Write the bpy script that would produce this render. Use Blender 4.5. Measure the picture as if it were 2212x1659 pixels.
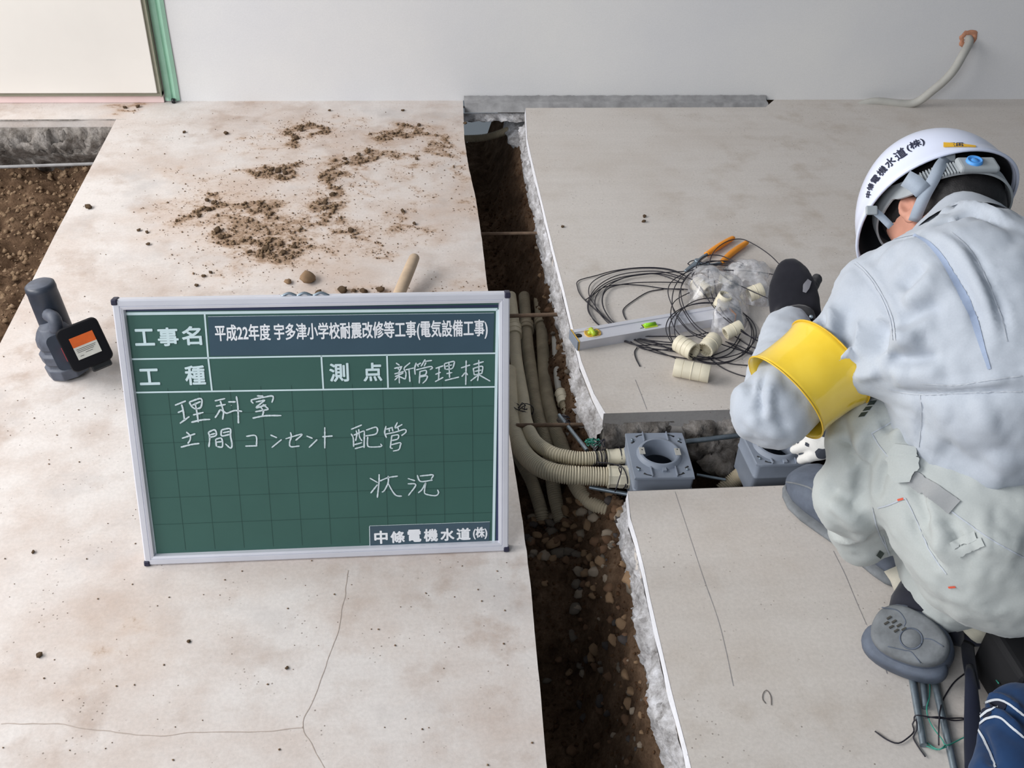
import bpy, bmesh, math, random
import numpy as np
from mathutils import Vector, Matrix, noise
from mathutils.bvhtree import BVHTree
random.seed(7); rng = np.random.default_rng(7)
SC = bpy.context.scene; COL = SC.collection
for o in list(bpy.data.objects): bpy.data.objects.remove(o)

# ---------------------------------------------------------------- camera, world, lights, exposure
YAW, PITCH, ROLL, F, CH = math.radians(6.57837), math.radians(37.23637), math.radians(2.41536), 2240.44, 1.29149
def _basis():
    cy, sy, cp, sp = math.cos(YAW), math.sin(YAW), math.cos(PITCH), math.sin(PITCH)
    fw = np.array([sy*cp, cy*cp, -sp]); r = np.array([cy, -sy, 0.]); u = np.cross(r, fw)
    cr, sr = math.cos(ROLL), math.sin(ROLL)
    return cr*r+sr*u, -sr*r+cr*u, fw
RT, UP, FW = _basis(); EYE = np.array([0, 0, CH])
cam = bpy.data.cameras.new('camera'); cam.lens = F/2212*36; cam.sensor_width = 36; cam.clip_start = .02
camo = bpy.data.objects.new('camera', cam); COL.objects.link(camo)
M = Matrix.Identity(4)
for i in range(3): M[i][0], M[i][1], M[i][2], M[i][3] = RT[i], UP[i], -FW[i], EYE[i]
camo.matrix_world = M; SC.camera = camo
def ray(px, py): return FW+RT*(px-1106)/F-UP*(py-829.5)/F
def at(px, py, z=0.):            # point of the place seen at a pixel, at height z
    d = ray(px, py); return EYE+d*(z-CH)/d[2]
def atd(px, py, dep): return EYE+ray(px, py)*dep
def aty(px, py, Y):
    d = ray(px, py); return EYE+d*(Y/d[1])
def scr(a, b, c): return RT*a+UP*b-FW*c   # direction given as right, up, towards the viewer
def scl(px, py):                 # the same, square to the line of sight at a pixel
    d = ray(px, py); d = d/np.linalg.norm(d); u = UP-d*np.dot(UP, d); u /= np.linalg.norm(u); r = np.cross(d, u)
    return lambda a, b_, c: r*a+u*b_-d*c

w = bpy.data.worlds.new('world'); SC.world = w; w.use_nodes = True
w.node_tree.nodes['Background'].inputs[0].default_value = (.76, .88, 1.0, 1)
w.node_tree.nodes['Background'].inputs[1].default_value = .19
def area(name, loc, target, sx, sy, power, col):
    l = bpy.data.lights.new(name, 'AREA'); l.shape = 'RECTANGLE'; l.size = sx; l.size_y = sy; l.energy = power; l.color = col
    o = bpy.data.objects.new(name, l); COL.objects.link(o); o.location = loc
    o.rotation_euler = (Vector(target)-Vector(loc)).to_track_quat('-Z', 'Y').to_euler(); return o
area('window_light', (-2.9, 1.5, 1.9), (.1, 1.5, 0), 2.8, 1.5, 158, (1.0, .985, .965))
area('fill_light', (-2.4, -1.8, 2.5), (.3, 2.2, .3), 1.8, 1.0, 95, (.93, .96, 1.0))  # added fill from behind the camera to lift the wall, not a doorway
SC.view_settings.view_transform = 'Standard'; SC.view_settings.look = 'None'
SC.view_settings.gamma = 1; SC.view_settings.use_curve_mapping = False
SC.view_settings.exposure = -0.11

# ---------------------------------------------------------------- helpers
def lin(c):
    return tuple(((v/255)/12.92 if v/255 <= .04045 else ((v/255+.055)/1.055)**2.4) for v in c)
def tag(o, label=None, cat=None, group=None, kind=None):
    for k, v in (('label', label), ('category', cat), ('group', group), ('kind', kind)):
        if v: o[k] = v
    return o
def empty(name, loc, label=None, cat=None, group=None):
    o = bpy.data.objects.new(name, None); COL.objects.link(o); o.location = tuple(float(v) for v in loc); o.empty_display_size = .05
    return tag(o, label, cat, group)
class MB:
    def __init__(s): s.v = []; s.f = []
    def add(s, vs, fs):
        n = len(s.v); s.v += [tuple(float(c) for c in p) for p in vs]; s.f += [tuple(int(i)+n for i in f) for f in fs]; return s
def mesh(name, vs, fs, m, parent=None, smooth=True, label=None, attr=None):
    me = bpy.data.meshes.new(name)
    org = np.array(parent.matrix_basis.translation) if parent is not None and parent.type == 'EMPTY' else None
    if parent is not None and parent.type != 'EMPTY' and parent.parent is not None:
        org = np.array(parent.parent.matrix_basis.translation)
    V = np.array(vs, float).reshape(-1, 3)
    if org is not None: V = V-org[None, :]
    me.from_pydata(V.tolist(), [], [tuple(int(i) for i in f) for f in fs])
    me.validate(); me.update()
    if smooth: me.shade_smooth() if hasattr(me, 'shade_smooth') else [setattr(p, 'use_smooth', True) for p in me.polygons]
    if m: me.materials.append(m)
    o = bpy.data.objects.new(name, me); COL.objects.link(o)
    if parent is not None: o.parent = parent
    if label: o['label'] = label
    return o
def mb(name, b, m, parent=None, smooth=True, label=None): return mesh(name, b.v, b.f, m, parent, smooth, label)
def sharp(o, ang=40):
    me = o.data
    bm = bmesh.new(); bm.from_mesh(me); bmesh.ops.recalc_face_normals(bm, faces=bm.faces)
    for e in bm.edges:
        if len(e.link_faces) == 2 and e.calc_face_angle(0) > math.radians(ang): e.smooth = False
    bm.to_mesh(me); bm.free(); return o
def bevel(o, wd, seg=2, ang=35):
    md = o.modifiers.new('bevel', 'BEVEL'); md.width = wd; md.segments = seg; md.limit_method = 'ANGLE'; md.angle_limit = math.radians(ang); return o
def box(c, ax, ay, az, hx, hy, hz):
    c, ax, ay, az = (np.array(q, float) for q in (c, ax, ay, az)); vs = []
    for k in (-1, 1):
        for j in (-1, 1):
            for i in (-1, 1): vs.append(c+ax*hx*i+ay*hy*j+az*hz*k)
    return vs, [(0, 2, 3, 1), (4, 5, 7, 6), (0, 1, 5, 4), (2, 6, 7, 3), (0, 4, 6, 2), (1, 3, 7, 5)]
def nrm(v): v = np.array(v, float); return v/max(1e-12, np.linalg.norm(v))
def smooth_path(P, step):
    P = np.array(P, float)
    if len(P) == 2:
        n = max(2, int(np.linalg.norm(P[1]-P[0])/step)+1); return P[0]+(P[1]-P[0])*np.linspace(0, 1, n)[:, None]
    Q = np.vstack([2*P[0]-P[1], P, 2*P[-1]-P[-2]]); out = []
    for i in range(1, len(Q)-2):
        n = max(1, int(np.linalg.norm(Q[i+1]-Q[i])/step))
        for t in np.linspace(0, 1, n, endpoint=False):
            a, b, c, d = Q[i-1], Q[i], Q[i+1], Q[i+2]
            out.append(.5*((2*b)+(c-a)*t+(2*a-5*b+4*c-d)*t*t+(3*b-a-3*c+d)*t**3))
    out.append(Q[-2]); return np.array(out)
def tube(P, r, seg=10, caps=True, up=None, rb=None):
    P = np.array(P, float); n = len(P); r = np.broadcast_to(np.array(r, float), (n,)); rb = r if rb is None else np.broadcast_to(np.array(rb, float), (n,))
    T = np.gradient(P, axis=0); T /= np.linalg.norm(T, axis=1)[:, None]+1e-12
    u = np.array([0, 0, 1.]) if up is None else np.array(up, float)
    if abs(np.dot(u, T[0])) > .95: u = np.array([1., 0, 0])
    vs = []; fs = []; a = 2*np.pi*np.arange(seg)/seg
    for i in range(n):
        u = u-T[i]*np.dot(u, T[i]); u /= np.linalg.norm(u)+1e-12; s = np.cross(T[i], u)
        vs.append(P[i]+np.outer(np.cos(a)*r[i], s)+np.outer(np.sin(a)*rb[i], u))
    vs = np.vstack(vs)
    for i in range(n-1):
        for j in range(seg):
            k = (j+1) % seg; fs.append((i*seg+j, i*seg+k, (i+1)*seg+k, (i+1)*seg+j))
    vs = [tuple(q) for q in vs]
    if caps:
        fs.append(tuple(range(seg))[::-1]); fs.append(tuple(range((n-1)*seg, n*seg)))
    return vs, fs
def lathe(prof, c, ax, seg=24, up=None):          # profile of (radius, height along ax)
    ax = nrm(ax); u = np.array([0, 0, 1.]) if abs(ax[2]) < .9 else np.array([1., 0, 0]); s = nrm(np.cross(ax, u)); t = np.cross(ax, s)
    vs = []; fs = []; n = len(prof)
    for r, h in prof:
        for j in range(seg):
            a = 2*np.pi*j/seg; vs.append(np.array(c)+ax*h+(s*math.cos(a)+t*math.sin(a))*max(r, 1e-5))
    for i in range(n-1):
        for j in range(seg):
            k = (j+1) % seg; fs.append((i*seg+j, i*seg+k, (i+1)*seg+k, (i+1)*seg+j))
    return vs, fs
def fb(p, sc, oc=4): return noise.fractal(Vector((p[0]*sc, p[1]*sc, p[2]*sc)), .6, 2.1, oc)
def grid_faces(nu, nv, wrap=False):
    fs = []
    for i in range(nu-1):
        for j in range(nv if wrap else nv-1):
            k = (j+1) % nv; fs.append((i*nv+j, (i+1)*nv+j, (i+1)*nv+k, i*nv+k))
    return fs
def ico(r=1., sub=1):
    bm = bmesh.new(); bmesh.ops.create_icosphere(bm, subdivisions=sub, radius=r)
    v = np.array([q.co[:] for q in bm.verts]); f = [tuple(q.index for q in p.verts) for p in bm.faces]; bm.free(); return v, f
def lump(seed, rough=.35, sub=2, flat=1.):
    v, f = ico(1., sub); v = v.copy()
    for i, q in enumerate(v):
        k = 1+rough*noise.noise(Vector(q*1.3)+Vector((seed*7.1, 0, 0)))*1.4+rough*.5*noise.noise(Vector(q*3.1)+Vector((0, seed*3.3, 0)))
        v[i] = q*k
    v[:, 2] *= flat; return v, f

# ---------------------------------------------------------------- materials
class NT:
    def __init__(s, name):
        s.m = bpy.data.materials.new(name); s.m.use_nodes = True; s.t = s.m.node_tree; s.b = s.t.nodes['Principled BSDF']
        s.tc = s.t.nodes.new('ShaderNodeTexCoord')
    def n(s, kind, **kw):
        nd = s.t.nodes.new(kind)
        for k, v in kw.items():
            if k in nd.inputs.keys() if isinstance(k, str) else False: nd.inputs[k].default_value = v
            else: setattr(nd, k, v)
        return nd
    def l(s, a, b): s.t.links.new(a, b)
    def noise(s, scale, detail=6, rough=.6, co=None):
        nd = s.t.nodes.new('ShaderNodeTexNoise'); nd.inputs['Scale'].default_value = scale; nd.inputs['Detail'].default_value = detail; nd.inputs['Roughness'].default_value = rough
        s.l(co if co else s.tc.outputs['Object'], nd.inputs['Vector']); return nd.outputs['Fac']
    def ramp(s, fac, stops):
        nd = s.t.nodes.new('ShaderNodeValToRGB'); e = nd.color_ramp.elements
        while len(e) < len(stops): e.new(.5)
        for i, (p, c) in enumerate(stops):
            e[i].position = p; e[i].color = (*c, 1) if len(c) == 3 else c
        s.l(fac, nd.inputs[0]); return nd.outputs['Color']
    def mix(s, fac, a, b, mode='MIX'):
        nd = s.t.nodes.new('ShaderNodeMix'); nd.data_type = 'RGBA'; nd.blend_type = mode
        for v, k in ((fac, 0), (a, 6), (b, 7)):
            if isinstance(v, (int, float)): nd.inputs[k].default_value = v
            elif isinstance(v, tuple): nd.inputs[k].default_value = (*v, 1)
            else: s.l(v, nd.inputs[k])
        return nd.outputs[2]
    def math(s, op, a, b=None):
        nd = s.t.nodes.new('ShaderNodeMath'); nd.operation = op
        for v, k in ((a, 0), (b, 1)):
            if v is None: continue
            if isinstance(v, (int, float)): nd.inputs[k].default_value = v
            else: s.l(v, nd.inputs[k])
        return nd.outputs[0]
    def bump(s, h, strength=.3, dist=.002):
        nd = s.t.nodes.new('ShaderNodeBump'); nd.inputs['Strength'].default_value = strength; nd.inputs['Distance'].default_value = dist
        s.l(h, nd.inputs['Height']); s.l(nd.outputs[0], s.b.inputs['Normal'])
    def col(s, c):
        if isinstance(c, tuple): s.b.inputs['Base Color'].default_value = (*c, 1)
        else: s.l(c, s.b.inputs['Base Color'])
    def set(s, **kw):
        for k, v in kw.items(): s.b.inputs[k.replace('_', ' ')].default_value = v
        return s
W3 = (0, 0, 0); W1 = (1, 1, 1)
def plain(name, c, rough=.6, metal=0., var=.12, scale=40, bump=0., bscale=200, spec=.5, **kw):
    t = NT(name); c = lin(c); d = tuple(v*(1-var) for v in c); e = tuple(min(1, v*(1+var)) for v in c)
    t.col(t.ramp(t.noise(scale), [(.3, d), (.7, e)])); t.set(Roughness=rough, Metallic=metal); t.b.inputs['Specular IOR Level'].default_value = spec
    if bump: t.bump(t.noise(bscale, 4), bump, .001)
    t.set(**kw); return t.m
def concrete(name, base, stain, stain2, dirt=False, amt=1.0, grey=None):
    t = NT(name); n1 = t.noise(3.2, 8, .62); n2 = t.noise(11, 6, .6); n3 = t.noise(160, 3, .7); n4 = t.noise(1.3, 5, .6)
    c = t.mix(t.math('MULTIPLY', t.ramp(n1, [(.44, W3), (.66, W1)]), .62*amt), lin(base), lin(stain))
    c = t.mix(t.math('MULTIPLY', t.math('MULTIPLY', t.ramp(n2, [(.5, W3), (.72, W1)]), t.ramp(n4, [(.4, W3), (.6, W1)])), .75*amt), c, lin(stain2))
    c = t.mix(.35, c, t.ramp(n3, [(.25, (.55, .55, .55)), (.75, W1)]), 'MULTIPLY')
    v = t.n('ShaderNodeTexVoronoi'); v.inputs['Scale'].default_value = 95; t.l(t.tc.outputs['Object'], v.inputs['Vector'])
    sp = t.math('MULTIPLY', t.math('LESS_THAN', v.outputs['Distance'], .13), t.ramp(t.noise(9, 3), [(.5, W3), (.62, W1)]))
    c = t.mix(t.math('MULTIPLY', sp, .7), c, lin((105, 92, 82)))
    # faint trowel streaks along one way
    mp = t.n('ShaderNodeMapping'); mp.inputs['Scale'].default_value = (1.2, 16, 1); mp.inputs['Rotation'].default_value = (0, 0, .5); t.l(t.tc.outputs['Object'], mp.inputs['Vector'])
    st = t.noise(2.2, 5, .6, mp.outputs[0]); c = t.mix(.25, c, t.ramp(st, [(.3, (.82, .81, .80)), (.65, W1)]), 'MULTIPLY')
    if grey: c = t.mix(t.math('MULTIPLY', t.ramp(t.noise(5.1, 6), [(.55, W3), (.7, W1)]), .5), c, lin(grey))
    if dirt:
        a = t.n('ShaderNodeAttribute'); a.attribute_name = 'dirt'
        g = t.noise(75, 5, .75); g2 = t.noise(24, 5, .65)
        f = t.math('ADD', a.outputs['Fac'], t.math('MULTIPLY', t.math('SUBTRACT', t.math('ADD', t.math('MULTIPLY', g, .6), t.math('MULTIPLY', g2, .4)), .5), 2.6))
        msk = t.ramp(f, [(.34, W3), (.75, W1)]); msk = t.math('MULTIPLY', msk, t.ramp(a.outputs['Fac'], [(.03, W3), (.22, W1)]))
        dc = t.ramp(t.noise(120, 4), [(.3, lin((130, 106, 86))), (.7, lin((176, 150, 128)))])
        soft = t.math('MULTIPLY', t.ramp(t.math('MULTIPLY', a.outputs['Fac'], t.math('MULTIPLY', g2, 2.)), [(.03, W3), (.62, W1)]), .75)
        c = t.mix(soft, c, lin((198, 172, 152))); c = t.mix(msk, c, dc)
    t.col(c); t.set(Roughness=.85); t.b.inputs['Specular IOR Level'].default_value = .25
    t.bump(t.math('ADD', t.math('MULTIPLY', n3, .5), n2), .35, .0012); return t.m
M_FLOOR = concrete('pale_concrete', (222, 215, 211), (196, 177, 165), (172, 148, 132), dirt=True, amt=1.15, grey=(178, 172, 170))
M_SLAB = concrete('grey_concrete', (216, 209, 203), (201, 190, 180), (180, 165, 150), amt=.75)
def broken(name, a, b, c):
    t = NT(name); n = t.noise(28, 8, .7); n2 = t.noise(130, 4, .7)
    t.col(t.mix(.5, t.ramp(n, [(.3, lin(a)), (.5, lin(b)), (.72, lin(c))]), t.ramp(n2, [(.3, (.45, .44, .42)), (.62, W1)]), 'MULTIPLY'))
    t.set(Roughness=.95); t.b.inputs['Specular IOR Level'].default_value = .15; t.bump(t.math('ADD', n, t.math('MULTIPLY', n2, .5)), .9, .006); return t.m
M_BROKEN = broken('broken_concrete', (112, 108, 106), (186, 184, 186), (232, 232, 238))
M_BROKEN2 = broken('dark_broken_concrete', (86, 78, 72), (136, 130, 125), (180, 174, 170))  # darker tone of the broken concrete
M_CUT = concrete('lit_saw_cut_concrete', (240, 240, 246), (222, 222, 226), (205, 203, 202), amt=.5)  # whitened: light from the left is put into the left-facing cuts
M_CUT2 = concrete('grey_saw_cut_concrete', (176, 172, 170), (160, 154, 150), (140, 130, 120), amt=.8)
def soil(name, a, b, c, k=1.):
    t = NT(name); n = t.noise(22*k, 8, .7); n2 = t.noise(150, 5, .75)
    t.col(t.mix(.6, t.ramp(n, [(.3, lin(a)), (.5, lin(b)), (.72, lin(c))]), t.ramp(n2, [(.3, (.4, .38, .36)), (.65, W1)]), 'MULTIPLY'))
    t.set(Roughness=1.); t.b.inputs['Specular IOR Level'].default_value = .08; t.bump(t.math('ADD', n, n2), 1., .006); return t.m
M_SOIL = soil('brown_soil', (76, 59, 47), (108, 86, 68), (140, 115, 94))
M_SOILD = soil('damp_soil', (70, 50, 36), (104, 78, 58), (136, 106, 80))
M_CLOD = soil('dry_clod', (132, 108, 86), (162, 136, 110), (190, 164, 138), 2)
M_STONE = [plain('river_stone_%s' % k, c, .75, var=.25, scale=25, bump=.3, spec=.25) for k, c in (('grey', (104, 95, 85)), ('tan', (138, 112, 86)), ('brown', (108, 82, 62)), ('pale', (146, 132, 116)), ('dark', (74, 68, 66)))]
t = NT('wall_paint'); n1 = t.noise(1.7, 5); n2 = t.noise(220, 2)
t.col(t.mix(.6, t.ramp(n1, [(.3, lin((220, 220, 223))), (.7, lin((230, 229, 228)))]), t.ramp(n2, [(.3, (.93, .93, .93)), (.7, W1)]), 'MULTIPLY')); t.set(Roughness=.75); t.bump(n2, .15, .001); M_WALL = t.m
M_CREAM = plain('cream_panel', (231, 226, 220), .55, var=.03, scale=3)
M_RIM = plain('grey_green_gasket', (140, 138, 122), .6, var=.08)
M_PINK = plain('pink_primer', (233, 208, 206), .7, var=.05, scale=8)
M_GREEN = plain('green_tape', (162, 208, 184), .5, var=.08, scale=14)
M_MORTAR = plain('grey_mortar', (150, 149, 150), .95, var=.22, scale=30, bump=.5, bscale=90, spec=.2)
M_BLACK = plain('black_plastic', (24, 26, 30), .45, var=.2)
M_ALU = plain('aluminium', (216, 217, 226), .42, metal=.25, var=.05, scale=12)
M_PVC = plain('beige_pvc', (222, 214, 192), .5, var=.07, scale=30)
M_PVCD = plain('dusty_beige_pvc', (172, 160, 138), .75, var=.2, scale=22, spec=.25)
M_PVCG = plain('grey_pvc', (176, 174, 168), .6, var=.1, scale=22)
M_WIRE = plain('black_wire', (34, 32, 42), .5, var=.2)
M_GWIRE = plain('green_wire', (52, 140, 122), .5, var=.15)
M_STEEL = plain('galvanised_steel', (136, 148, 158), .4, metal=.7, var=.2, scale=60)
M_REBAR = plain('rusty_rebar', (112, 92, 76), .85, var=.25, scale=60, bump=.5)
M_BOX = plain('grey_box_plastic', (134, 142, 156), .5, var=.06, scale=20)
M_CHALKG = plain('green_board', (52, 92, 84), .55, var=.06, scale=9)
M_CHALKD = plain('board_groove', (38, 72, 66), .7, var=.05)
M_STICK = plain('smoky_film', (62, 84, 98), .3, var=.08, scale=9)
M_WHITEP = plain('white_print', (208, 228, 232), .5, var=.03)
M_WHITEL = plain('white_lettering', (240, 242, 246), .5, var=.02)
M_CHALK = plain('white_chalk', (205, 218, 222), .95, var=.18, scale=400, spec=.1)
M_NAVY = plain('navy_edge', (44, 52, 86), .5, var=.1)
M_CAPS = plain('dark_blue_cap', (36, 36, 60), .5, var=.1)
M_WOOD = plain('pale_wood', (184, 162, 138), .6, var=.15, scale=30)
M_ORANGE = plain('orange_rubber', (240, 150, 32), .5, var=.06)

# ---------------------------------------------------------------- outlines of the slabs, as points on the floor
def fl(pts, z=0.): return np.array([at(x, y, z)[:2] for x, y in pts])
def f_of(pts, z=0.):                                # x as a function of y
    q = fl(pts, z); i = np.argsort(q[:, 1]); q = q[i]; return lambda Y: np.interp(Y, q[:, 1], q[:, 0])
trL = f_of([(1000, 213), (1003, 300), (1012, 360), (1028, 430), (1040, 510), (1055, 640), (1078, 800), (1108, 990), (1128, 1120), (1147, 1270), (1158, 1400), (1168, 1500), (1174, 1580), (1180, 1659)])
upR = f_of([(1135, 229), (1139, 300), (1149, 345), (1172, 440), (1196, 540), (1217, 620), (1236, 700), (1256, 780), (1283, 850), (1308, 893)])
loR = f_of([(1356, 1062), (1362, 1120), (1376, 1165), (1392, 1230), (1404, 1290), (1420, 1360), (1434, 1420), (1450, 1490), (1468, 1560), (1484, 1620), (1493, 1659)])
slabL = f_of([(254, 252), (205, 345), (120, 505), (60, 625), (0, 742)])
WALLY = 3.187; TH = .13
Yfront = at(1450, 889)[1]; Yback = at(1500, 1056)[1]; Ygap = at(1500, 232)[1]
pitY = at(120, 258)[1]                              # near edge of the strip of floor kept along the wall, at left
def clampf(f, a, b): return lambda Y: f(np.clip(Y, a, b))
_l0 = slabL(2.0); _l1 = slabL(pitY)
def xl(Y): return slabL(Y) if Y > at(0, 742)[1] else slabL(at(0, 742)[1])-(at(0, 742)[1]-Y)*.06

DIRT = [  # strokes of spilled soil on the left slab: pixel, pixel, half width in px, strength
 (400, 465, 470, 440, 18, .9), (470, 440, 560, 450, 16, .95), (560, 450, 640, 470, 16, .8), (480, 500, 560, 530, 20, 1.), (560, 530, 620, 545, 20, .9), (500, 480, 640, 510, 20, .75), (620, 520, 730, 545, 16, .7),
 (700, 470, 715, 400, 14, .85), (715, 400, 740, 350, 14, .85), (740, 350, 800, 335, 12, .85), (800, 335, 900, 345, 12, .7), (690, 480, 660, 490, 14, .7), (760, 370, 810, 420, 9, .5),
 (820, 300, 880, 280, 10, .8), (880, 280, 930, 285, 9, .85), (930, 285, 985, 315, 10, .8), (920, 320, 980, 325, 10, .7),
 (625, 305, 650, 275, 14, .85), (650, 275, 690, 285, 10, .8), (640, 300, 625, 300, 14, .6), (530, 305, 580, 290, 9, .5), (560, 325, 585, 325, 9, .5),
 (480, 315, 530, 300, 8, .4), (570, 375, 620, 370, 12, .85), (520, 375, 570, 372, 9, .5), (640, 355, 700, 345, 8, .35), (850, 460, 860, 500, 14, .6), (860, 500, 910, 500, 14, .6), (840, 470, 880, 455, 9, .5),
 (740, 490, 780, 510, 14, .75), (760, 520, 830, 540, 11, .5), (870, 360, 900, 420, 22, .35), (900, 400, 930, 430, 16, .35), (980, 380, 1020, 360, 12, .5), (1000, 440, 1030, 440, 10, .65), (990, 395, 1015, 385, 12, .4),
 (330, 370, 420, 375, 9, .3), (420, 385, 560, 400, 16, .3), (400, 430, 520, 420, 18, .3), (430, 590, 500, 585, 9, .45), (500, 580, 530, 570, 8, .3), (700, 260, 780, 265, 8, .35), (580, 480, 700, 520, 22, .45), (660, 450, 720, 430, 18, .35),
 (245, 236, 305, 232, 5, .7), (720, 630, 830, 632, 7, .6), (940, 620, 1040, 625, 9, .45), (980, 600, 1040, 600, 9, .3), (210, 1405, 275, 1390, 16, .35), (230, 1395, 260, 1380, 10, .35)]
_dl = [(at(a, b)[:2], at(c, d)[:2], wd/(F/np.dot(at(a, b)-EYE, FW)), s) for a, b, c, d, wd, s in DIRT]
def dirt_at(XY):
    XY = np.atleast_2d(XY).copy(); o = np.zeros(len(XY)); X0, Y0 = XY[:, 0].copy(), XY[:, 1].copy()
    XY[:, 0] += .022*np.sin(X0*31+3*np.sin(Y0*17))+.012*np.sin(Y0*71+2*np.sin(X0*43)); XY[:, 1] += .028*np.sin(X0*23+2.5*np.sin(Y0*29)+1)+.012*np.sin(X0*83+2*np.sin(Y0*61))
    for a, b, wd, s in _dl:
        ab = b-a; t = np.clip(((XY-a)@ab)/max(1e-9, ab@ab), 0, 1); q = XY-(a+t[:, None]*ab); q[:, 1] *= .75
        r_ = np.hypot(q[:, 0], q[:, 1]); o = np.maximum(o, np.maximum(s*np.exp(-(r_/(wd*1.6))**2), .50*s*np.exp(-(r_/(wd*5.))**2)))
    return o
# left slab: a fine sheet of top vertices, thickness below
def slab(name, rows, m, label, attr=False):
    nu, nv = len(rows), len(rows[0]); top = np.array(rows).reshape(-1, 3); bot = top.copy(); bot[:, 2] = -TH
    vs = np.vstack([top, bot]); n = nu*nv; fs = [tuple(reversed(f)) for f in grid_faces(nu, nv)]; fs += [tuple(i+n for i in f) for f in grid_faces(nu, nv)]
    def side(idx): 
        for a, b in zip(idx[:-1], idx[1:]): fs.append((a, b, b+n, a+n))
    side([j for j in range(nv)]); side([i*nv+nv-1 for i in range(nu)]); side([(nu-1)*nv+j for j in range(nv)][::-1]); side([i*nv for i in range(nu)][::-1])
    o = mesh(name, vs, fs, m, None, False, label); tag(o, label, None, None, 'structure')
    if attr:
        at_ = o.data.attributes.new('dirt', 'FLOAT', 'POINT'); dv = dirt_at(vs[:, :2]); at_.data.foreach_set('value', dv.astype(np.float32))
    return o
rows = []
for Y in np.concatenate([np.linspace(-.6, .9, 20), np.linspace(.92, pitY, 150)]):
    a, b = xl(Y), trL(Y)+.0012*noise.noise(Vector((0, Y*30, 0))); rows.append([(a+(b-a)*t, Y, 0) for t in np.linspace(0, 1, 130)])
slab('floor', rows, M_FLOOR, 'pale dirt-stained concrete slab on the left carrying the chalkboard', True)
rows = []
for Y in np.linspace(pitY, WALLY, 24):
    b = trL(Y); rows.append([(x, Y, 0) for x in np.concatenate([np.linspace(-3., -1.4, 5), np.linspace(-1.35, b, 90)])])
slab('floor', rows, M_FLOOR, 'strip of pale concrete floor left along the foot of the wall', True)
rows = []
for k, Y in enumerate(np.linspace(Yfront, Ygap, 60)):
    a = upR(Y); rows.append([(a+(3.2-a)*t**1.5, (Y if Y < Ygap-.0001 else Y+.05*max(0, min(1, (a+(3.2-a)*t**1.5-1.15)/.02))), 0) for t in np.linspace(0, 1, 60)])
for i, r in enumerate(rows):                       # the floor runs up to the wall again right of the groove
    pass
rows[-1] = [(x, WALLY if x > 1.17 else Ygap, z) for x, y, z in rows[-1]]
slab('floor', rows, M_SLAB, 'grey concrete slab behind the worker, carrying the wire coil and spirit level')
rows = []
for Y in np.linspace(-.6, Yback, 50):
    a = loR(max(Y, .62))+(min(Y-.62, 0))*-.12; rows.append([(a+(3.2-a)*t**1.5, Y, 0) for t in np.linspace(0, 1, 60)])
slab('floor', rows, M_SLAB, 'grey concrete slab under the boots of the worker')

# broken and saw-cut edges ------------------------------------------------
def edge_strip(top, out, prot, cut=.018, bottom=-TH-.01, amp=.012, name='broken_edge', m=None, mc=None, parent=None, seed=0):
    top = np.array(top, float); out = np.array(out, float); n = len(top)
    # saw cut band
    vs = []; 
    for i in range(n):
        c = cut*(1+.35*noise.noise(Vector((i*.09, seed, 0))))
        for dz, o in ((0.0005, .0003), (-c*.5, .0008), (-c, .002)): vs.append(top[i]+np.array([0, 0, dz])+out[i]*o)
    o1 = mesh('saw_cut_face', vs, grid_faces(n, 3), mc or M_CUT, parent, True)
    prof = [(0, -.85), (.2, -1.0), (.45, -1.2), (.68, -1.45), (.86, -1.7), (.97, -2.0), (1., -2.35), (.98, -2.7), (.93, -3.05), (.84, -3.4), (.7, -3.75), (.5, -4.1), (.25, -4.5), (-.1, -4.9), (-.4, -5.0)]
    vs = []; K = len(prof)
    for i in range(n):
        p = prot[i]
        for j, (a, b) in enumerate(prof):
            z = max(bottom, b*.028) if j < K-2 else bottom
            q = top[i]+out[i]*(p*a+.001)+np.array([0, 0, z])
            d = (fb(q+seed, 22, 4)*amp*1.2+(abs(fb(q-seed, 60, 3))-.25)*amp*1.1+(abs(noise.noise(Vector(q*150)))-.2)*amp*.7)*(0.1 if j == 0 else min(1, .3+j*.2))
            q = q+out[i]*d*.7+np.array([0, 0, d*.6 if j else 0]); vs.append(q)
    o2 = mesh(name, vs, grid_faces(n, K), m or M_BROKEN, parent, True)
    return o1, o2
def broken_of(pts, z=-.075): return f_of(pts, z)
upB = broken_of([(1128, 250), (1128, 330), (1150, 370), (1148, 440), (1178, 475), (1183, 520), (1191, 560), (1203, 620), (1222, 660), (1236, 690), (1226, 730), (1244, 780), (1258, 830), (1248, 880), (1268, 925), (1290, 955)])
loB = broken_of([(1352, 1085), (1356, 1130), (1354, 1170), (1354, 1205), (1361, 1240), (1371, 1262), (1376, 1310), (1378, 1360), (1386, 1405), (1402, 1430), (1404, 1450), (1398, 1505), (1410, 1552), (1422, 1585), (1430, 1625), (1446, 1659)])
Ys = np.arange(Yfront, Ygap, .006); tp = [(upR(Y), Y, 0) for Y in Ys]
fl3 = [o for o in bpy.data.objects if o.name.startswith('floor')]
fl3.sort(key=lambda o: o.name); UPS, LOS = fl3[2], fl3[3]
edge_strip(tp, [(-1, 0, 0)]*len(tp), [max(.006, upR(Y)-upB(Y)) for Y in Ys], parent=UPS, seed=1.3)
Ys = np.arange(-.3, Yback, .006); tp = [(loR(max(Y, .62))+(min(Y-.62, 0))*-.12, Y, 0) for Y in Ys]
edge_strip(tp, [(-1, 0, 0)]*len(tp), [max(.006, loR(max(Y, .62))-loB(max(Y, .62))) for Y in Ys], parent=LOS, seed=5.1)
Xs = np.arange(upR(Yfront)-.004, 1.6, .006); tp = [(x, Yfront, 0) for x in Xs]
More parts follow.
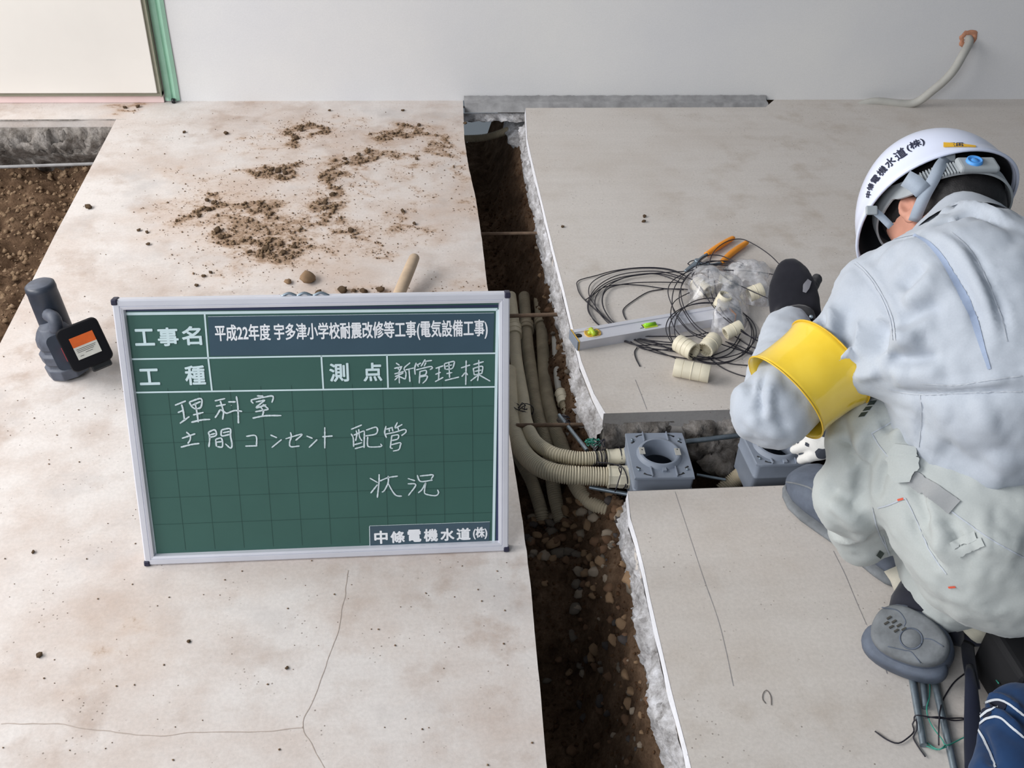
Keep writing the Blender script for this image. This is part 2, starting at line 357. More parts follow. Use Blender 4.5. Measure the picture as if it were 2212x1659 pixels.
edge_strip(tp, [(0, -1, 0)]*len(tp), [.018+.014*math.sin(x*21)+.010*math.sin(x*57) for x in Xs], cut=.034, parent=UPS, m=M_BROKEN2, mc=M_CUT2, seed=9., amp=.016)
Xs = np.arange(loR(Yback), 1.6, .01); tp = [(x, Yback, 0) for x in Xs]
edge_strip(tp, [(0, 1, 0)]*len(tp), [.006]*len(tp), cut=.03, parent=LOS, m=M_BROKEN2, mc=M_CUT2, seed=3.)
# left pit: broken face below the strip along the wall
Xs = np.arange(-3.0, float(xl(pitY))+.03, .008); tp = [(x, pitY+.004*noise.noise(Vector((x*9, 0, 0))), 0) for x in Xs]
edge_strip(tp, [(0, -1, 0)]*len(tp), [.045+.02*noise.noise(Vector((x*6, 1, 0))) for x in Xs], cut=.003, bottom=-.2, amp=.03, parent=fl3[1], m=M_BROKEN2, mc=M_BROKEN2, seed=12.)
# far end of the trench, broken concrete below the wall
Xs = np.arange(float(trL(3.1))-.02, 1.2, .008); tp = [(x, WALLY-.035, -.004) for x in Xs]
edge_strip(tp, [(0, -1, 0)]*len(tp), [.03+.02*noise.noise(Vector((x*16, 4, 0))) for x in Xs], cut=.006, bottom=-.040, amp=.014, parent=fl3[1], m=M_BROKEN, mc=M_MORTAR, seed=21.)

# ---------------------------------------------------------------- soil
def smooth01(t): t = np.clip(t, 0, 1); return t*t*(3-2*t)
def trench_z(X, Y):
    l = float(trL(np.clip(Y, .62, 3.1)))
    r = float(upB(Y)) if Y > (Yfront+Yback)/2 else float(loB(max(Y, .64)))
    base = -.30 if Y < 1.25 else (-.20 if Y < 1.9 else -.27); 
    base = -.34+(.13)*smooth01((Y-1.15)/.2)-.10*smooth01((Y-1.9)/.35)
    wdt = max(.05, r-l); t = (X-l)/wdt
    z = base+(-.10-base)*smooth01((t-.45)/.62)
    if X > r: z = max(z, -.115)
    if Yback-.06 < Y < Yfront+.06: 
        k = smooth01((X-r+.02)/.10); z = z*(1-k)+(-.19)*k
    return z
vs = []; XS = np.arange(.08, 1.6, .0085); YS = np.concatenate([np.arange(-.6, .45, .035), np.arange(.46, WALLY+.4, .0095)])
for Y in YS:
    for X in XS:
        z = trench_z(X, Y); q = (X, Y, z)
        z += .020*fb(q, 14, 4)+.008*abs(fb(q, 60, 3))
        if z > -.105 and not (Yback < Y < Yfront) : z = -.105 if X > .5 else z
        vs.append((X, Y, min(z, -.10 if X > .3 else -.03)))
SOIL = tag(mesh('trench_soil', vs, grid_faces(len(YS), len(XS)), M_SOIL, None, True), 'brown stony soil at the bottom of the cable trench', None, None, 'structure')
vs = []; XS2 = np.concatenate([np.arange(-3., -1.7, .04), np.arange(-1.68, -.55, .012)]); YS2 = np.concatenate([np.arange(-.6, 1.4, .04), np.arange(1.41, pitY+.03, .012)])
for Y in YS2:
    for X in XS2:
        q = (X, Y, 0); z = -.165+.035*fb(q, 5, 4)+.014*fb(q, 32, 3)+.006*abs(fb(q, 90, 2))+.02*smooth01((Y-pitY+.12)/.1)
        vs.append((X, Y, min(z, -TH-.004) if X > xl(Y) else z))
PIT = tag(mesh('pit_soil', vs, grid_faces(len(YS2), len(XS2)), M_SOIL, None, True), 'brown loose soil in the open pit at the left', None, None, 'structure')
sbv = BVHTree.FromPolygons([tuple(q.co) for q in SOIL.data.vertices], [tuple(p.vertices) for p in SOIL.data.polygons])
def soil_z(x, y):
    h = sbv.ray_cast(Vector((x, y, .5)), Vector((0, 0, -1))); return h[0].z if h[0] else -.2
pbv = BVHTree.FromPolygons([tuple(q.co) for q in PIT.data.vertices], [tuple(p.vertices) for p in PIT.data.polygons])
# stones of the trench: parts of the soil
protos = []
for k in range(8):
    v, f = lump(k+3, .3, 2, .7); me = bpy.data.meshes.new('stone'); me.from_pydata(v.tolist(), [], f); me.shade_smooth(); me.materials.append(M_STONE[k % 5]); protos.append(me)
def put(me, name, p, s, parent, rz=0, sq=1.):
    o = bpy.data.objects.new(name, me); COL.objects.link(o); o.location = tuple(float(c) for c in p); o.scale = (s, s*sq, s*.85)
    o.rotation_euler = (random.uniform(-.4, .4), random.uniform(-.4, .4), rz)
    if parent is not None: o.parent = parent
    return o
ns = 0
def stone_field(px0, py0, px1, py1, n, s0, s1, z=-.17):
    for _ in range(n):
        p = at(random.uniform(px0, px1), random.uniform(py0, py1), z); x, y = p[0], p[1]; zz = soil_z(x, y)
        if zz > -.10: continue
        s = random.uniform(s0, s1)*.5; put(random.choice(protos), 'stone', (x, y, zz+s*.15), s, SOIL, random.uniform(0, 6), random.uniform(.65, 1))
stone_field(1140, 1080, 1400, 1190, 70, .016, .032)
stone_field(1240, 1150, 1380, 1360, 60, .008, .026)
stone_field(1290, 1340, 1450, 1659, 50, .010, .026)
stone_field(1150, 1200, 1290, 1640, 14, .010, .024); stone_field(1270, 1180, 1440, 1659, 90, .004, .012)
for px, py, s in ((1212, 1610, .045), (1352, 1330, .05), (1333, 1180, .045), (1420, 1300, .03)):
    p = at(px, py, -.2); put(protos[3 if s == .045 else 1], 'stone', (p[0], p[1], soil_z(p[0], p[1])+.003), s*.45, SOIL, 1., .7)
stone_field(1150, 420, 1230, 700, 40, .010, .026)
stone_field(1190, 700, 1260, 880, 22, .010, .024)
# fine gravel, uncountable
def scatter(name, pts, sizes, m, parent=None, sub=0, label=None):
    v0 = np.array([(1, 0, 0), (-1, 0, 0), (0, 1, 0), (0, -1, 0), (0, 0, .8), (0, 0, -.8)], float); f0 = np.array([(0, 2, 4), (2, 1, 4), (1, 3, 4), (3, 0, 4), (2, 0, 5), (1, 2, 5), (3, 1, 5), (0, 3, 5)])
    n = len(pts); V = v0[None]*(1+rng.uniform(-.35, .35, (n, 6, 1))); a = rng.uniform(0, 6.28, n); c, s = np.cos(a), np.sin(a)
    X = V[..., 0]*c[:, None]-V[..., 1]*s[:, None]; Yy = V[..., 0]*s[:, None]+V[..., 1]*c[:, None]; V = np.stack([X, Yy, V[..., 2]], -1)*np.array(sizes)[:, None, None]+np.array(pts)[:, None, :]
    Fs = (f0[None]+6*np.arange(n)[:, None, None]).reshape(-1, 3); o = mesh(name, V.reshape(-1, 3), Fs, m, parent, True, label); o['kind'] = 'stuff'; return o
pts = []; sz = []
while len(pts) < 5000:
    Y = random.uniform(.4, 3.1); X = random.uniform(float(trL(Y)), float(trL(Y))+.3); z = soil_z(X, Y)
    if z < -.1: pts.append((X, Y, z+.001)); sz.append(random.choice((.0015, .002, .003, .004, .006)))
scatter('gravel', pts, sz, M_SOILD, SOIL)
pts = []; sz = []
while len(pts) < 4500:
    Y = random.uniform(1.6, pitY); X = random.uniform(-1.5, float(xl(Y))); h = pbv.ray_cast(Vector((X, Y, .5)), Vector((0, 0, -1)))
    if h[0]: pts.append((X, Y, h[0].z+.001)); sz.append(random.choice((.0015, .002, .003, .004, .007, .010)))
scatter('soil_crumbs', pts, sz, M_CLOD, PIT)
# spilled crumbs on the slab where the dirt lies
pts = []; sz = []
cand = np.stack([rng.uniform(-1.2, .2, 520000), rng.uniform(1.7, 3.15, 520000)], 1); dv = dirt_at(cand); keep = rng.uniform(0, 1, len(cand)) < (dv**2.)*.12
for (x, y), d in zip(cand[keep], dv[keep]):
    if x < trL(y)-.004 and x > xl(y)+.01:
        s = random.choice((.0009, .0012, .0015, .0018, .0024, .0033 if d > .35 else .0014, .005 if d > .6 else .0012, .0065 if d > .75 else .0012)); pts.append((x, y, s*.5)); sz.append(s)
for _ in range(700):
    x, y = random.uniform(-1.1, .15), random.uniform(.7, 3.1)
    if xl(y)+.01 < x < trL(y)-.01: s = random.choice((.0009, .0012, .0018)); pts.append((x, y, s*.5)); sz.append(s)
cr = scatter('soil_crumbs', pts, sz, M_CLOD, None); tag(cr, 'fine brown soil crumbs scattered in streaks over the left concrete slab', 'soil')
# larger clods and pebbles that can be counted
cl = []
for k in range(5):
    v, f = lump(k+30, .45, 2, .75); me = bpy.data.meshes.new('soil_clod'); me.from_pydata(v.tolist(), [], f); me.shade_smooth(); me.materials.append(M_CLOD); cl.append(me)
CL = [(192, 450, 15), (665, 608, 36), (622, 612, 17), (488, 290, 11), (398, 287, 8), (300, 499, 9), (318, 503, 8), (86, 1417, 15), (712, 240, 7), (870, 240, 7), (740, 631, 22), (785, 632, 16), (765, 630, 12), (688, 634, 14), (822, 629, 18), (448, 435, 12),
      (470, 500, 17), (478, 515, 14), (450, 455, 13), (463, 440, 12), (575, 540, 16), (612, 548, 14), (630, 556, 11), (600, 372, 14), (588, 368, 12), (616, 376, 12), (606, 384, 12), (650, 283, 12), (640, 300, 12), (622, 290, 10), (425, 618, 9), (440, 598, 9), (455, 590, 9), (320, 529, 9),
      (703, 440, 12), (718, 422, 12), (758, 500, 13), (745, 345, 11), (775, 336, 11), (870, 458, 10), (895, 485, 10), (905, 272, 9), (850, 290, 9), (540, 545, 10), (636, 535, 11), (430, 468, 11), (1005, 268, 8), (900, 345, 9), (270, 234, 9), (298, 232, 10), (1392, 469, 9), (1390, 480, 9), (1215, 491, 8), (620, 1444, 8), (408, 1387, 8), (72, 1194, 9)]
for i, (x, y, s) in enumerate(CL):
    p = at(x, y); r = s/2/(F/np.dot(p-EYE, FW)); nm = 'stone' if i in (1, 2) else 'soil_clod'
    o = put(protos[1] if i in (1, 2) else cl[i % 5], nm, (p[0], p[1], r*.55), r, None, random.uniform(0, 6), random.uniform(.75, 1))
    lab = {0: ('olive pebble near the left edge of the pale slab, above the black power tool', None), 1: ('largest tan stone on the slab, just behind the chalkboard top edge', None), 2: ('small pale stone just left of the largest tan stone behind the chalkboard', None),
           7: ('dark pebble lying alone on the slab at lower left, below the chalkboard', None), 50: ('brown crumb on the right slab, farther of two lying close together', None), 51: ('brown crumb on the right slab, nearer of two lying close together', None), 52: ('single tan crumb at the left rim of the right slab', None),
           53: ('tiny dark pebble on the slab straight below the chalkboard', None), 54: ('small grey pebble on the slab below the left part of the chalkboard', None), 55: ('small clod at the left picture edge of the slab, beyond the lone dark pebble', None)}.get(i, ('brown soil clod among the spilled dirt on the pale slab behind the chalkboard', 'soil clods spilled on the pale slab'))
    tag(o, lab[0], 'stone' if nm == 'stone' or i in (0, 7, 53, 54) else 'soil clod', lab[1])

# ---------------------------------------------------------------- wall, door, trims
def wl(px, py): p = aty(px, py, WALLY); return p
o = MB(); o.add(*box((0, WALLY+.06, 1.24), (1, 0, 0), (0, 1, 0), (0, 0, 1), 3.4, .06, 1.24))
o = mb('wall_back', o, M_WALL, None, False); tag(o, 'off-white painted wall behind the slabs', None, None, 'structure'); WALL = o
def slabbox(name, x0, x1, z0, z1, th, m, parent=None, y=WALLY, bev=0.):
    b = MB(); b.add(*box(((x0+x1)/2, y-th/2, (z0+z1)/2), (1, 0, 0), (0, 1, 0), (0, 0, 1), (x1-x0)/2, th/2, (z1-z0)/2)); o = mb(name, b, m, parent, False)
    if bev: bevel(o, bev)
    return o
xr = float(wl(353, 198)[0]); zb = float(wl(150, 202)[2]); gz0 = .002
xg0 = float(wl(358, 216)[0]); xg1 = float(wl(389, 212)[0])
D = empty('door_1', (xr-.6, WALLY, 0)); tag(D, 'cream flush door panel with a grey green gasket', None, None, 'structure')
slabbox('panel', xr-2.2, xr-.012, zb+.012, 2.4, .03, M_CREAM, D, bev=.002)
slabbox('gasket', xr-2.2, xr, zb, zb+.012, .022, M_RIM, D); slabbox('gasket', xr-.012, xr-.004, zb+.012, 2.4, .024, M_RIM, D); slabbox('gasket', xr-.004, xr, zb, 2.4, .030, M_RIM, D)
tag(slabbox('trim_1', xr-2.2, xg0-.003, .001, zb, .012, M_PINK), 'pink primed sill strip below the cream door', None, None, 'structure')
T = empty('masking_tape', ((xg0+xg1)/2, WALLY, 0), 'green masking tape standing on the wall joint beside the cream door', 'tape')
xm = xg0+(xg1-xg0)*.52
vs = []; 
for z in np.linspace(.004, 2.4, 60):
    j = .001*noise.noise(Vector((z*6, 0, 0)))
    for x, d in ((xg0, .004), (xg0+(xm-xg0)*.45, .007+j), (xm-.004, .006+j), (xm, .0015), (xm+.004, .006), (xm+(xg1-xm)*.5, .009+j), (xg1, .0035+j)): vs.append((x+j, WALLY-d, z))
mesh('strip', vs, [tuple(reversed(f)) for f in grid_faces(60, 7)], M_GREEN, T, False)
b = MB(); b.add(*lathe([(0, .0), (.006, .0), (.006, .012), (0, .012)], (xm+.003, WALLY-.016, .002), (0, 0, 1), 12)); mb('end_stub', b, M_BLACK, T)
# mortar groove along the foot of the wall at right
gx0 = float(wl(1002, 210)[0]); gx1 = 1.165
vs = []; xs = np.arange(gx0, gx1, .006)
for x in xs:
    r_ = .0035*noise.noise(Vector((x*40, 0, 3)))+.002*noise.noise(Vector((x*120, 0, 3)))
    for y, z in ((-.003, .017+r_*.7), (-.0045, .014), (-.006+r_*.4, .009), (-.012, .004), (-.035+r_, .003), (-.05, -.02)): vs.append((x, WALLY+y, z))
tag(mesh('trim_2', vs, [tuple(reversed(f)) for f in grid_faces(len(xs), 6)], M_MORTAR, None, True), 'rough grey mortar groove along the foot of the wall', None, None, 'structure')
# concrete lump deep at the far end of the trench
b = MB(); v, f = lump(77, .35, 3, .8); p = at(1100, 300, -.13); b.add([(q*np.array([.10, .15, .045])+np.array([p[0]+.085, p[1]+.05, -.125])) for q in v], f)
mb('concrete_lump', b, M_BROKEN, SOIL)


# ---------------------------------------------------------------- chalkboard
LEAN = .31170; BL = np.array([-.45332, 1.22151, 0.]); BD = nrm((1, -.0036, 0)); BU = nrm(np.array([0, 0, 1])*math.cos(LEAN)+np.array([.0036, 1, 0])*math.sin(LEAN)); BN = np.cross(BD, BU)
BL = BL+np.array([0, 0, .002])
BOARD = empty('chalkboard', BL+BD*.3, 'green chalkboard in an aluminium frame with Japanese writing, leaning on the pale slab', 'chalkboard')
def buv(px, py, wn=0.):
    d = ray(px, py); o = BL+BN*wn; t = np.dot(o-EYE, BN)/np.dot(d, BN); p = EYE+d*t-o; return float(p@BD), float(p@BU)
def bp(u, v, wn): return BL+BD*u+BU*v+BN*wn
BW, BH = .6, .45
b = MB(); b.add(*box(bp(BW/2, BH/2, -.011), BD, BU, BN, BW/2-.008, BH/2-.008, .003)); mb('panel', b, M_CHALKG, BOARD, False)
def rail(pts, name):          # mitred frame rail from outer corner to outer corner
    pass
prof = [(0, -.016), (0, -.002), (.002, 0), (.0095, 0), (.0105, -.0012), (.0115, 0), (.0155, -.001), (.017, -.0075), (.017, -.016)]
def corner(k, inset): return [(inset, inset), (BW-inset, inset), (BW-inset, BH-inset), (inset, BH-inset)][k]
for k in range(4):
    vs = []
    for kk in (k, (k+1) % 4):
        for ins, wn in prof: u, v = corner(kk, ins); vs.append(bp(u, v, wn))
    n = len(prof); fs = [(i, i+1, n+i+1, n+i) for i in range(n-1)]+[(n-1, 0, n, 2*n-1)]
    mesh('frame_rail', vs, fs, M_ALU, BOARD, False)
for k in range(4):
    u, v = corner(k, .0035); b = MB(); b.add(*box(bp(u, v, -.0075), BD, BU, BN, .0048, .0048, .0092)); bevel(mb('corner_cap', b, M_CAPS, BOARD, False), .002)
def quadline(b, p0, p1, wd, wn):   # flat printed line between two pixels on the board
    a = np.array(buv(*p0, wn)); c = np.array(buv(*p1, wn)); d = nrm(np.append(c-a, 0))[:2]; n = np.array([-d[1], d[0]])*wd/2
    b.add([bp(*(a-n), wn), bp(*(c-n), wn), bp(*(c+n), wn), bp(*(a+n), wn)], [(0, 1, 2, 3)])
FRW = -.0075
b = MB()
C4 = [(269, 678), (1074.5, 668.5), (1065.5, 1183), (336, 1203)]
for i in range(4): quadline(b, C4[i], C4[(i+1) % 4], .0045, FRW)
for p0, p1 in (((281.7, 776), (1071.6, 763)), ((292, 848), (1069.5, 835.7)), ((442, 678), (449.5, 772)), ((449.5, 772), (457.8, 844)), ((694, 768), (698.4, 840)), ((835.8, 766.6), (838.3, 838.5))): quadline(b, p0, p1, .0026, FRW+.0001)
mb('printed_lines', b, M_WHITEP, BOARD, False)
b = MB(); O4 = [(262, 670), (1081, 661), (1073, 1188), (330, 1210)]
for i in range(4): quadline(b, O4[i], O4[(i+1) % 4], .004, FRW-.0002)
mb('border_line', b, M_NAVY, BOARD, False)
b = MB(); u0, v1 = buv(300, 855, FRW); 
for i in range(1, 12):
    u = .018+i*.0475
    b.add([bp(u, .022, FRW-.0001), bp(u+.0006, .022, FRW-.0001), bp(u+.0006, .305, FRW-.0001), bp(u, .305, FRW-.0001)], [(0, 1, 2, 3)])
for i in range(1, 7):
    v = .022+i*.0478
    if v < .3: b.add([bp(.02, v, FRW-.0001), bp(BW-.02, v, FRW-.0001), bp(BW-.02, v+.0006, FRW-.0001), bp(.02, v+.0006, FRW-.0001)], [(0, 1, 2, 3)])
mb('grid_lines', b, M_CHALKD, BOARD, False)
for q, nm in ((((449, 683), (1068, 675), (1065, 761.5), (454, 769)), 'title_film'), (((798, 1137), (1058.4, 1128), (1056, 1178), (800, 1183)), 'name_film')):
    b = MB(); b.add([bp(*buv(*p, FRW), FRW+.0002) for p in q], [(3, 2, 1, 0)]); mb(nm, b, M_STICK, BOARD, False)
b = MB(); quadline(b, (798, 1136), (1058, 1127), .0008, FRW+.0003); quadline(b, (798, 1137), (799, 1180), .0012, FRW+.0003); quadline(b, (449, 684), (1067, 676), .0006, FRW+.0003); mb('film_edge', b, M_CHALK, BOARD, False)['kind'] = 'stuff'
def glyphs(txt, off=0., res=3):
    cu = bpy.data.curves.new('txt', 'FONT'); cu.body = txt; cu.size = 1; cu.offset = off; cu.resolution_u = res; cu.fill_mode = 'FRONT'
    ob = bpy.data.objects.new('txt', cu); COL.objects.link(ob); dg = bpy.context.evaluated_depsgraph_get(); dg.update()
    me = ob.evaluated_get(dg).to_mesh(); vs = np.array([q.co[:] for q in me.vertices]); fs = [tuple(p.vertices) for p in me.polygons]
    ob.evaluated_get(dg).to_mesh_clear(); bpy.data.objects.remove(ob); bpy.data.curves.remove(cu); return vs[:, :2], fs
def fit(txt, off, x0, x1, y0, y1):
    v, f = glyphs(txt, 0.); mn, mx = v.min(0), v.max(0); v = (v-mn)/(mx-mn); v[:, 0] = x0+v[:, 0]*(x1-x0); v[:, 1] = y0+v[:, 1]*(y1-y0); return v, f
EM = .00085; DD = [(0, 0)]+[(math.cos(a*math.pi/4), math.sin(a*math.pi/4)) for a in range(8)]
def printed(b, ch, x0, y0, x1, y1, off, wn=FRW+.0004):
    ul, _ = buv(x0, (y0+y1)/2, wn); ur, _ = buv(x1, (y0+y1)/2, wn); _, vt = buv((x0+x1)/2, y0, wn); _, vb = buv((x0+x1)/2, y1, wn)
    v, f = fit(ch, off, ul+EM*1.3, ur-EM*1.3, vb+EM*1.3, vt-EM*1.3); k = EM*(.7 if '(' in ch or wn > 9 else 1)
    for i_, (dx, dy) in enumerate(DD): b.add([bp(u+dx*k, w_+dy*k, wn+i_*.00003) for u, w_ in v], f)
b = MB()
for ch, *r in (('工', 290, 710, 334, 747), ('事', 340, 707, 386, 748), ('名', 392, 704, 436, 746), ('工', 300, 796, 345, 832), ('種', 399, 789, 444, 832), ('測', 711, 784, 754, 825), ('点', 784, 783, 826, 824)): printed(b, ch, *r, .022)
mb('heading_lettering', b, M_WHITEP, BOARD, False)['kind'] = 'stuff'
b = MB(); wn = FRW+.0004
ul, vl0 = buv(467, 742, wn); _, vl1 = buv(467, 702, wn); ur, vr0 = buv(1053, 731, wn); _, vr1 = buv(1053, 690, wn)
v, f = fit('平成22年度 宇多津小学校耐震改修等工事(電気設備工事)', .020, 0, 1, 0, 1)

for i_, (dx, dy) in enumerate(DD): b.add([bp(ul+(ur-ul)*x+dx*.0005, (vl0+(vl1-vl0)*y)*(1-x)+(vr0+(vr1-vr0)*y)*x+dy*.0005, wn+i_*.00003) for x, y in v], f)
mb('title_lettering', b, M_WHITEL, BOARD, False)
b = MB()
for ch, *r in (('中', 808, 1146, 838, 1175), ('條', 843, 1147, 875, 1173), ('電', 880, 1143.5, 910.5, 1171), ('機', 915, 1142, 946.5, 1170), ('水', 951, 1141, 982, 1168.5), ('道', 985.7, 1140, 1017, 1167), ('(株)', 1021, 1137.7, 1053.4, 1165.4)): printed(b, ch, *r, .020)
mb('company_lettering', b, M_WHITEL, BOARD, False)
HW = [((360, 840), 7.9, .0031, [[(140,280),(330,205)],[(255,265),(280,360),(305,530)],[(190,405),(295,360)],[(225,590),(390,470)],[(385,225),(430,300),(490,345)],[(385,225),(560,165),(600,185),(600,250),(575,320),(490,345)],[(435,280),(580,215)],[(485,235),(520,420),(540,570)],[(450,445),(630,400)],[(420,570),(600,530),(745,520)],
 [(820,205),(1000,165)],[(840,295),(1010,265)],[(915,205),(950,310),(970,400),(955,525)],[(915,350),(870,430),(825,495)],[(920,350),(980,390),(1030,415),(1160,370),(1290,385)],[(1100,278),(1108,284)],[(1050,222),(1180,222)],[(1190,125),(1215,300),(1225,590)],
 [(1540,120),(1650,125)],[(1480,250),(1450,190),(1650,145),(1790,120),(1820,150),(1795,235)],[(1520,225),(1680,190)],[(1680,190),(1530,320),(1700,270)],[(1640,260),(1740,345)],[(1510,390),(1740,350)],[(1600,300),(1650,380),(1635,460)],[(1465,500),(1680,460),(1960,455)],
 [(335,735),(400,800),(400,870),(360,935)],[(260,845),(490,765)],[(240,995),(420,950),(560,930)],
 [(710,740),(735,830),(720,995)],[(710,740),(820,700),(845,790),(730,830)],[(735,785),(830,760)],[(935,700),(940,800),(1080,775)],[(935,700),(1080,680),(1090,800),(1115,950),(1090,1010),(1000,935)],[(960,750),(1075,725)],[(835,860),(850,985)],[(835,860),(935,845),(950,985),(860,985)],[(845,910),(940,900)]]),
 ((500, 900), 5.53, .0028, [[(175,235),(290,230),(300,350)],[(165,352),(310,348)],[(465,218),(545,252)],[(480,370),(600,272)],[(645,265),(840,210),(765,285)],[(705,185),(715,240),(695,310),(710,358),(815,350)],[(895,230),(970,260)],[(925,370),(1025,272)],[(1115,125),(1115,380)],[(1085,240),(1210,230)]]),
 ((740, 900), 8.733, .0028, [[(160,240),(365,155)],[(160,320),(200,400),(210,570)],[(210,350),(380,275),(410,270),(405,590)],[(255,260),(270,330),(245,460)],[(305,235),(320,380),(370,460)],[(215,530),(370,490)],[(230,605),(400,560)],[(440,255),(635,200),(635,320),(430,365)],[(475,380),(470,520),(510,570),(730,560),(715,510)],
 [(820,175),(795,300),(830,400)],[(820,240),(950,200)],[(880,230),(885,285)],[(935,210),(950,280)],[(810,330),(1000,290),(1170,240),(1195,290),(1110,360)],[(1035,105),(995,210),(1130,145)],[(1040,200),(1060,260)],[(930,350),(900,590)],[(930,360),(1050,345),(1040,420),(930,450)],[(920,530),(1090,490),(1090,540),(1060,620),(950,650)],[(900,590),(950,600)],
 [(515,1160),(665,1245)],[(690,1085),(685,1260),(655,1530)],[(660,1280),(530,1445)],[(700,1215),(860,1150),(1045,1120)],[(860,1115),(860,1240),(790,1390),(740,1425)],[(860,1260),(950,1420),(1020,1490),(1120,1500)],
 [(1230,1165),(1370,1210)],[(1230,1265),(1380,1285),(1240,1490)],[(1410,1100),(1440,1190),(1500,1225),(1700,1195)],[(1455,1120),(1600,1105),(1710,1100),(1670,1180)],[(1570,1240),(1500,1370),(1425,1440)],[(1570,1240),(1545,1400),(1570,1460),(1750,1490),(1810,1440),(1790,1375)]]),
 ((840, 760), 9.217, .0026, [[(140,220),(215,270)],[(105,330),(270,290)],[(170,300),(200,360)],[(255,300),(200,400)],[(110,440),(300,390)],[(120,495),(290,420)],[(200,380),(210,630)],[(190,490),(115,565)],[(210,490),(330,545)],[(425,215),(305,325),(340,420),(330,545)],[(330,360),(500,320)],[(400,340),(420,600)],
 [(545,215),(515,330),(525,455)],[(560,240),(590,300)],[(570,260),(640,220)],[(725,150),(640,290)],[(720,190),(860,170)],[(740,210),(700,290)],[(540,360),(700,320),(850,290),(870,320),(815,355)],[(620,380),(605,630)],[(620,390),(740,370),(730,450),(620,480)],[(620,500),(760,480),(740,560),(670,630)],
 [(930,330),(1090,275)],[(1000,310),(990,560)],[(925,450),(1035,405)],[(920,595),(1085,505)],[(1105,235),(1120,350)],[(1105,235),(1290,190),(1300,230),(1260,330),(1130,350)],[(1130,290),(1260,260)],[(1195,220),(1210,520)],[(1145,435),(1265,410)],[(1115,570),(1400,500)],
 [(1435,320),(1620,260)],[(1540,170),(1530,660)],[(1520,410),(1450,495)],[(1540,410),(1570,465)],[(1680,255),(1890,195)],[(1790,160),(1790,400),(1765,580)],[(1680,320),(1700,460)],[(1680,330),(1860,290),(1850,440)],[(1710,390),(1850,360)],[(1700,460),(1850,430)],[(1780,460),(1625,580)],[(1800,460),(2020,585)]])]
wn = FRW+.0005
for (ox, oy), s, wd, strokes in HW:
    b = MB()
    for st in strokes:
        P = smooth_path([(*buv(ox+x/s, oy+y/s, wn), 0) for x, y in st], .0016)[:, :2]; n = len(P)
        T = np.gradient(P, axis=0) if n > 2 else np.repeat((P[-1]-P[0])[None], n, 0); T /= np.linalg.norm(T, axis=1)[:, None]+1e-9; N = np.stack([-T[:, 1], T[:, 0]], 1)
        W_ = np.array([wd/2*(.85+.3*noise.noise(Vector((p[0]*300, p[1]*300, s)))) for p in P]); W_[0] *= .6; W_[-1] *= .55
        vs = [bp(*(P[i]+N[i]*W_[i]*k), wn+.00003*(hash(st[0]) % 7)) for i in range(n) for k in (-1, 1)]
        b.add(vs, [(2*i, 2*i+1, 2*i+3, 2*i+2) for i in range(n-1)])
    mb('chalk_writing', b, M_CHALK, BOARD, False)['kind'] = 'stuff'

# folding prop behind the board
b = MB(); a0 = bp(.3, .36, -.018); a1 = np.array([a0[0], a0[1]+.16, .004]); b.add(*tube(smooth_path([a0, a1], .02), .006, 8)); mb('prop_leg', b, M_ALU, BOARD)
b = MB()
for u in (.262, .285, .31): b.add(*tube(smooth_path([bp(u-.012, BH-.001, -.008), bp(u, BH+.004, -.008), bp(u+.012, BH-.001, -.008)], .003), .0022, 8))
mb('hanging_clip', b, M_STEEL, BOARD)

# ---------------------------------------------------------------- hammer lying behind the board
p0 = at(848, 668, .012); p1 = at(897, 552, .045); ax = nrm(p1-p0)
H = empty('hammer', (p0[0], p0[1], 0), 'pale wooden tool handle sticking up behind the chalkboard', 'hammer')
L = np.linalg.norm(p1-p0); P = [p0-ax*.09+ax*(L+.09)*t for t in np.linspace(0, 1, 26)]; rr = [.0105+.0025*math.sin(t*3)+.002*t for t in np.linspace(0, 1, 26)]; rr[-1] = .004; rr[-2] = .0105; rr[-3] = .0125
P[-2] = P[-1]-ax*.003; P[-3] = P[-1]-ax*.008
b = MB(); b.add(*tube(P, rr, 16, rb=np.array(rr)*.85)); mb('handle', b, M_WOOD, H)
hc = p0-ax*.10; hc[2] = .016; b = MB(); sd = nrm(np.cross(ax, (0, 0, 1))); b.add(*lathe([(0, -.045), (.012, -.045), (.014, -.042), (.014, -.02), (.011, -.015), (.011, .015), (.014, .02), (.014, .042), (.012, .045), (0, .045)], hc, sd, 16)); mb('head', b, M_STEEL, H)

# ---------------------------------------------------------------- cordless tool at the left
TL = empty('power_tool', at(160, 810), 'black cordless power tool with orange and white sticker, standing left of the chalkboard', 'power tool')
tb = at(150, 800, .0)
M_TOOL = plain('dark_tool_plastic', (56, 62, 74), .42, var=.2, scale=30); M_TOOL2 = plain('dusty_tool_rubber', (80, 85, 97), .6, var=.22, scale=60)
axm = nrm(atd(78, 612, 2.02)-atd(150, 790, 2.13))
top = atd(84, 612, 2.035); 
b = MB(); b.add(*lathe([(0, 0), (.024, 0), (.0285, -.003), (.0295, -.012), (.0285, -.02), (.0290, -.03), (.0295, -.105), (.031, -.12), (.028, -.14), (0, -.14)], top, axm, 32)); sharp(mb('motor_housing', b, M_TOOL, TL), 50)
b = MB(); b.add(*lathe([(0, .0004), (.0235, .0004), (.024, 0)], top, axm, 32)); mb('end_cap', b, M_TOOL2, TL)
